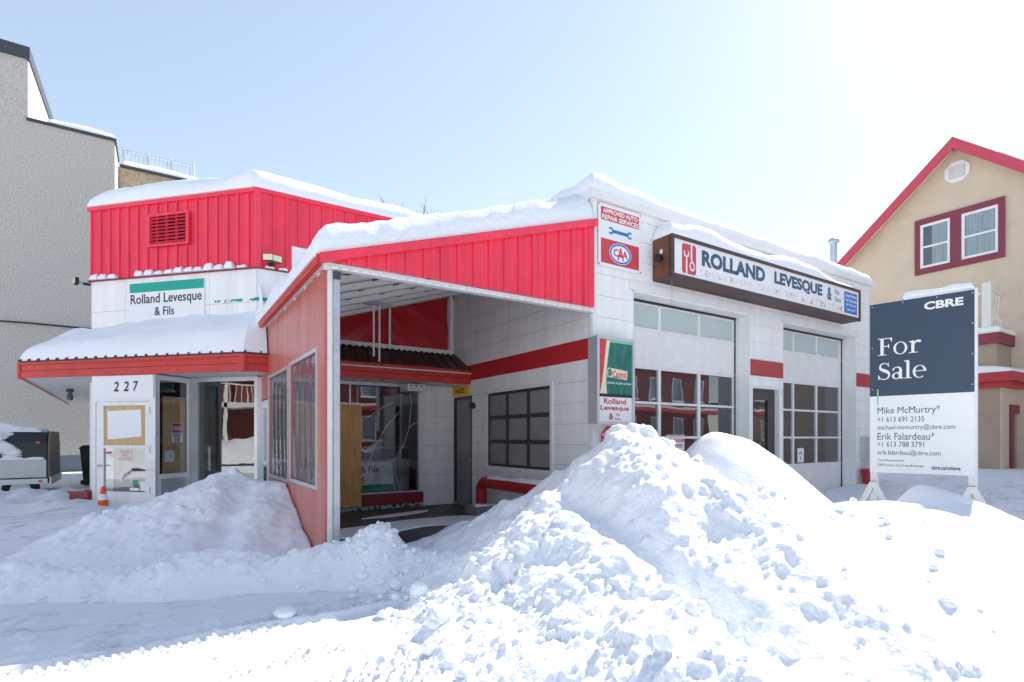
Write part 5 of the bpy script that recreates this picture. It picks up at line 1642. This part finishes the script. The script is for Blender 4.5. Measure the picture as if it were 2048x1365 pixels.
# ================================================================== YELLOW HOUSE
HG = Frame((13, 0), (-1, 0))    # s = -y
hs = thing('gabled_house', 'yellow stucco house with rose gable trim and maroon window surround', 'house', (14, 0, 0))
yp, zp = -.2, 9.40
sl_ = .88
ga = [(13, 3.3, -.2), (13, -9, -.2), (13, -9, 3.6), (13, -5.0, 5.2), (13, yp, zp), (13, 3.3, zp - 3.5 * sl_)]
part(MB().prism([(13, 3.3, -.2), (13, -5.2, -.2), (13, -5.2, zp - 5.0 * sl_), (13, yp, zp), (13, 3.3, zp - 3.5 * sl_)], (9, 0, 0)), 'wall', STUCCO_Y, hs)
def rake(y0, y1, x0, x1, dz0, dz1):
    f = lambda y: zp - abs(y - yp) * sl_
    return MB().hexa([(x0, y0, f(y0) + dz0), (x1, y0, f(y0) + dz0), (x1, y1, f(y1) + dz0), (x0, y1, f(y1) + dz0), (x0, y0, f(y0) + dz1), (x1, y0, f(y0) + dz1), (x1, y1, f(y1) + dz1), (x0, y1, f(y1) + dz1)])
rf = part(rake(3.2, yp, 12.64, 22, .03, .10), 'roof', DARKCAP, hs)
part(rake(-5.6, yp, 12.64, 22, .03, .10), 'roof', DARKCAP, hs)
part(rake(3.2, yp, 12.58, 12.63, -.22, .09), 'rake_board', ROSE, hs)
part(rake(-5.6, yp, 12.58, 12.63, -.22, .09), 'rake_board', ROSE, hs)
for k in range(28):
    y0, y1 = 3.15 - k * .12, 3.15 - (k + 1) * .12 + .008
    if y1 > yp: part(rake(y0, y1, 12.632, 12.99, -.03, .01), 'soffit_strip', CREAM, hs)
part(rake(-5.6, yp, 12.632, 12.99, -.03, .01), 'soffit_strip', CREAM, hs)
wt = part(MB().wall(HG, -.80, 1.18, 6.06, 7.62, .0, .06, [(-.67, .03, 6.22, 7.46), (.28, 1.05, 6.22, 7.46)]), 'window_surround', MAROON, hs)
for a, b in ((-.67, .03), (.28, 1.05)):
    w = part(MB().wall(HG, a, b, 6.22, 7.46, .005, .045, [(a + .07, b - .06, 6.84, 7.39), (a + .07, b - .06, 6.29, 6.79)]), 'window', TRIMW, wt)
    part(fb(HG, a + .065, b - .055, .02, .026, 6.835, 7.395), 'pane', GLASS, w)
    part(fb(HG, a + .065, b - .055, .012, .018, 6.285, 6.795), 'pane', GLASS, w)
    q = MB(); n = 40
    c0 = a + (.27 if a < 0 else .08)
    for i in range(n + 1):
        s = c0 + (b - .07 - c0) * i / n; dd = .005 + .004 * math.sin(i * 1.3)
        q.v += [HG(s, dd + .001, 6.27), HG(s, dd + .001, 7.42)]
    q.f = [(2 * i, 2 * i + 2, 2 * i + 3, 2 * i + 1) for i in range(n)]
    part(q, 'curtain', CURT, w, True)
    part(fb(HG, a + .05, b - .05, .0005, .001, 6.25, 7.43), 'dark_room', DARK, w)
    snow_cap('sill_snow', None, lambda s, t, a=a: HG(a + .05 + s, .03 + t, 6.224), b - a - .1, .05, .06, .06, 90 + int(a * 10), .02, .05, parent=wt, freq=5)
vt = part(MB().prism([HG(.18 + .30 * math.cos(R(22.5 + 45 * k)), 0, 8.66 + .30 * math.sin(R(22.5 + 45 * k))) for k in range(8)], HG.n * .04), 'gable_vent', TRIMW, hs)
for k in range(7):
    part(fb(HG, .18 - .17, .18 + .17, .041, .055, 8.52 + k * .045, 8.545 + k * .045), 'slat', TRIMW, vt)
part(fb(HG, .0, .36, .0405, .042, 8.50, 8.83), 'vent_dark', mat('vent_grey', (.35, .36, .38), .7), vt)
part(MB().fbox(HG, -1.32, -1.20, 0, .12, 4.02, 4.12).fbox(HG, -1.45, -1.32, .08, .2, 4.12, 4.25).fbox(HG, -1.20, -1.05, .08, .2, 3.98, 4.08), 'wall_floodlight', ALU, hs)
# garage wing with its balcony
XW = 11.8; YC = -1.40
part(bx(XW, 13, YC, 6, -.2, 2.62), 'wing_wall', STUCCO_B, hs)  # darker than the front: the side's shade is in the colour
WFR = Frame((XW, YC), (0, -1))
part(MB().wall(WFR, 0.002, 8, -.2, 2.62, .0, .02, [(.75, 4.0, -.2, 2.02)]), 'wing_front', STUCCO_Y, hs)
part(MB().wall(WFR, .55, 4.2, -.2, 2.22, .021, .06, [(.77, 3.98, -.3, 2.0)]), 'door_surround', MAROON, hs)
gd = part(fb(WFR, .75, 4.0, -.1, -.04, -.2, 2.02), 'garage_door', SIGNW, hs)
for r_ in range(4):
    for c in range(5):
        s = .85 + c * .63; z = .05 + r_ * .5
        part(MB().wall(WFR, s, s + .52, z, z + .38, -.04, -.028, [(s + .05, s + .47, z + .05, z + .33)]), 'door_panel', SIGNW, gd)
part(MB().box(XW - .25, 13, YC - .30, 6, 2.76, 2.98).box(13.001, 16, YC - .30, YC + 1, 2.762, 2.978), 'wing_fascia', mat('wing_red', (.45, .03, .04), .5, var=.1), hs)
part(MB().box(XW - .12, 13, YC - .17, 5.5, 2.62, 2.759).box(13.001, 16, YC - .17, YC + .5, 2.62, 2.758), 'wing_fascia', MATS['wing_red'], hs)
part(bx(XW + .12, XW + .6, YC + .10, YC + .6, 2.98, 3.72), 'balcony_pier', STUCCO_B, hs)
part(bx(XW + .6, 18, YC + .102, YC + .4, 2.98, 3.72), 'parapet', STUCCO_B, hs)
part(bx(XW + .05, 18, YC + .03, YC + .68, 3.72, 3.98), 'parapet_cap', MAROON, hs)
part(bx(XW + .02, 18, YC + .0, YC + .71, 3.98, 4.02), 'parapet_cap', CREAM, hs)
part(bx(XW + .5, 13, YC + .70, 4, 3.46, 3.70), 'porch_band', MAROON, hs)
q = MB()
for k in range(14):
    y = YC + .75 + k * .12
    q.hexa([(XW + .7, y, 2.98), (XW + .72, y, 2.98), (XW + .72, y + .05, 2.98), (XW + .7, y + .05, 2.98), (XW + .7, y + .35, 3.45), (XW + .72, y + .35, 3.45), (XW + .72, y + .40, 3.45), (XW + .7, y + .40, 3.45)])
part(q, 'lattice', RUST, hs)
ry = YC + .3
IV = mat('ivory_rail', (.72, .70, .64), .5)
part(bx(XW + .12, XW + .30, ry - .09, ry + .09, 4.02, 5.25), 'rail_post', IV, hs)
part(bx(XW + .30, 18, ry - .03, ry + .03, 5.06, 5.12), 'hand_rail', IV, hs)
part(bx(XW + .30, 18, ry - .02, ry + .02, 4.10, 4.15), 'bottom_rail', IV, hs)
for k in range(9):
    x = XW + .42 + k * .20
    part(MB().tube([(x, ry, 4.12), (x, ry - .05, 4.35), (x, ry + .04, 4.6), (x, ry, 4.85), (x, ry, 5.08)], .013, 6), 'baluster', IV, hs, True)
part(bx(XW + .18, XW + .24, ry + .09, 5, 4.98, 5.04), 'hand_rail', IV, hs)
for k in range(12):
    y = ry + .30 + k * .28
    part(MB().tube([(XW + .21, y, 4.0), (XW + .21, y, 5.0)], .02, 6), 'baluster', IV, hs, True)
snow_cap('wing_snow', 'snow spread over the red-edged roof of the house wing', lambda s, t: (XW - .2 + s, YC - .25 + t, 2.982), 3.5, 6.5, lambda s, t: .16 + .22 * np.exp(-((t - 1.7) / .8)**2) , .22, 95, .03, .12)
snow_cap('balcony_snow', 'snow heaped along the balcony edge of the yellow house', lambda s, t: (XW + .03 + s, YC + .02 + t, 4.022), 4.5, .66, .16, .2, 96, .04, .09)
snow_cap('balcony_snow', 'snow lying on the porch roof beside the balcony post', lambda s, t: (XW + .45 + s, YC + .72 + t, 3.703), .54, 3.2, .42, .25, 97, .04, .1)
snow_cap('house_roof_snow', 'snow on the right slope of the gabled house roof', lambda s, t: (12.75 + s, -1.1 - t, zp - (1.1 + t + yp) * sl_ + .11 - .0), 5, 3.5, .10, .2, 98, .02, .2)
dm = part(MB().box(14.5, 17, 3.1, 5.2, 5.4, 6.72), 'rear_extension', ROSE, hs)
snow_cap('rear_roof_snow', 'snow on the low rear roof behind the left rake of the house', lambda s, t: (14.5 + s, 3.1 + t, 6.725 + t * .2), 2.5, 2.1, .22, .25, 99, .02, .12)
# flue on the garage roof
fp = thing('flue_pipe', 'galvanised flue pipe rising from the far end of the garage roof', 'flue', (8.05, .62, 4.9))
part(MB().tube([(8.05, .62, 4.9), (8.05, .62, 5.98)], .075, 18), 'pipe', STEEL, fp, True)
part(MB().tube([(8.05, .62, 5.98), (8.05, .62, 6.0), (8.05, .62, 6.05), (8.05, .62, 6.10)], [.09, .12, .12, .07], 18), 'cap', STEEL, fp, True)
# red bucket by the far corner
zz = z0_at(7.97, -.25)
rb = thing('red_bin', 'small red tub half hidden at the far garage corner', 'bin', (7.97, -.20, zz))
part(lathe([(.0, zz - .05), (.14, zz - .05), (.165, zz + .3), (.175, zz + .32), (.0, zz + .32)], 7.97, -.20, 20), 'tub', MATS['wing_red'], rb, True)

# ================================================================== BARE TREES
def bare_tree(x, y, H, seed, label):
    rs = random.Random(seed)
    t = thing('bare_tree', label, 'tree', (x, y, -.1), 'bare trees behind the roofs')
    tq = MB(); bq = MB()
    def grow(p, d, L, r, depth):
        n = 4; pts = [p]; rad = [r]
        for k in range(n):
            d = (d + Vector((rs.uniform(-.18, .18), rs.uniform(-.18, .18), rs.uniform(-.05, .12)))).normalized()
            p = p + d * L / n
            pts.append(p); rad.append(r * (1 - .45 * (k + 1) / n))
        (tq if depth == 0 else bq).tube(pts, rad, 7 if depth < 2 else 4, False)
        if depth < 5:
            for k in range(3 if depth < 4 else 2):
                a = rs.uniform(0, 6.28); sp = rs.uniform(.35, .75)
                nd = (d + Vector((math.cos(a) * sp, math.sin(a) * sp, .15))).normalized()
                grow(pts[rs.choice((2, 3, 4)) if k else 4], nd, L * rs.uniform(.55, .75), max(.012, r * .5), depth + 1)
    grow(Vector((x, y, -.1)), Vector((0, 0, 1)), H * .42, .17, 0)
    part(tq, 'trunk', BARK, t, True); part(bq, 'crown', BARK, t, True)
x, y = c2b(-3.0, 30); bare_tree(x, y, 12.9, 3, 'bare tree whose twigs show at the right end of the shop roof')
x, y = c2b(-1.55, 31); bare_tree(x, y, 14.3, 8, 'bare tree whose twigs show left of the garage roof peak')

# ================================================================== ACROSS THE STREETS (mirrored in the glass)
def rowhouse(x0, x1, yf, H, label, wallm, seed):
    F = Frame((x0, yf), (0, 1)); L = x1 - x0
    t = thing('row_house', label, 'house', ((x0 + x1) / 2, yf, 0))
    f2 = lambda s: -s
    cells = []
    n = int(L / 2.6)
    for k in range(n):
        s = -(L) * (k + .5) / n
        for z in (1.2, 4.4, 7.4):
            if z + 1.9 < H: cells.append((s - .55, s + .55, z, z + 1.8))
    part(MB().wall(F, -L, 0, -.2, H, -.3, 0, cells), 'wall', wallm, t)
    for c in cells:
        w = part(MB().wall(F, c[0], c[1], c[2], c[3], -.12, .03, [(c[0] + .08, c[1] - .08, c[2] + .08, c[3] - .08)]), 'window', TRIMW, t)
        part(fb(F, c[0] + .07, c[1] - .07, -.1, -.08, c[2] + .07, c[3] - .07), 'pane', mat('far_pane', (.25, .32, .40), .15), w)
        part(fb(F, c[0] - .06, c[1] + .06, 0, .12, c[2] - .10, c[2]), 'sill', SNOW, w)
    part(fb(F, -L, 0, -8, .25, H, H + .3), 'roof', DARKCAP, t)
    part(fb(F, -L, 0, .0, 1.6, 3.35, 3.6), 'porch_roof', REDF, t)
    part(fb(F, -L, 0, .0, 1.5, 3.6, 3.8), 'porch_snow', SNOW, t)
rowhouse(-6, 12, -24, 9.5, 'dark red brick row house across the street, nearest the canopy', BRICK, 1)
rowhouse(13, 34, -23, 9.0, 'red brick row house across the street, mirrored in the first garage door', BRICK, 2)
rowhouse(36, 62, -22, 4.2, 'low tan house with red porch roof mirrored in the second garage door', STUCCO_B, 3)
# verandah house beyond the side street
vh = thing('verandah_house', 'red house with white verandah beyond the side street, mirrored in the shop glass', 'house', (-27, 4, 0))
part(bx(-34, -27, -4, 12, -.2, 8), 'wall', BRICK, vh)
part(bx(-27, -25.2, -4, 12, 3.0, 3.25), 'deck', TRIMW, vh)
for y in (-3.8, 0, 4, 8, 11.8):
    part(bx(-25.35, -25.2, y - .1, y + .1, -.2, 6), 'post', TRIMW, vh)
part(bx(-25.3, -25.24, -4, 12, 4.15, 4.22), 'hand_rail', TRIMW, vh)
for k in range(60):
    part(bx(-25.29, -25.25, -3.9 + k * .265, -3.86 + k * .265, 3.25, 4.15), 'baluster', TRIMW, vh)
part(bx(-27.3, -25.0, -4.2, 12.2, 6.0, 6.3), 'porch_roof', ROSE, vh)
for y in (-2, 2, 6, 10):
    part(bx(-27, -26.97, y - .5, y + .5, .9, 2.5), 'window', MATS['far_pane'], vh)
snow_cap('snow_bank', 'ploughed snow bank beyond the side street', lambda s, t: (-20 + t, -8 + s, -.02), 22, 3.2, 1.3, 1.3, 131, .15, .4)
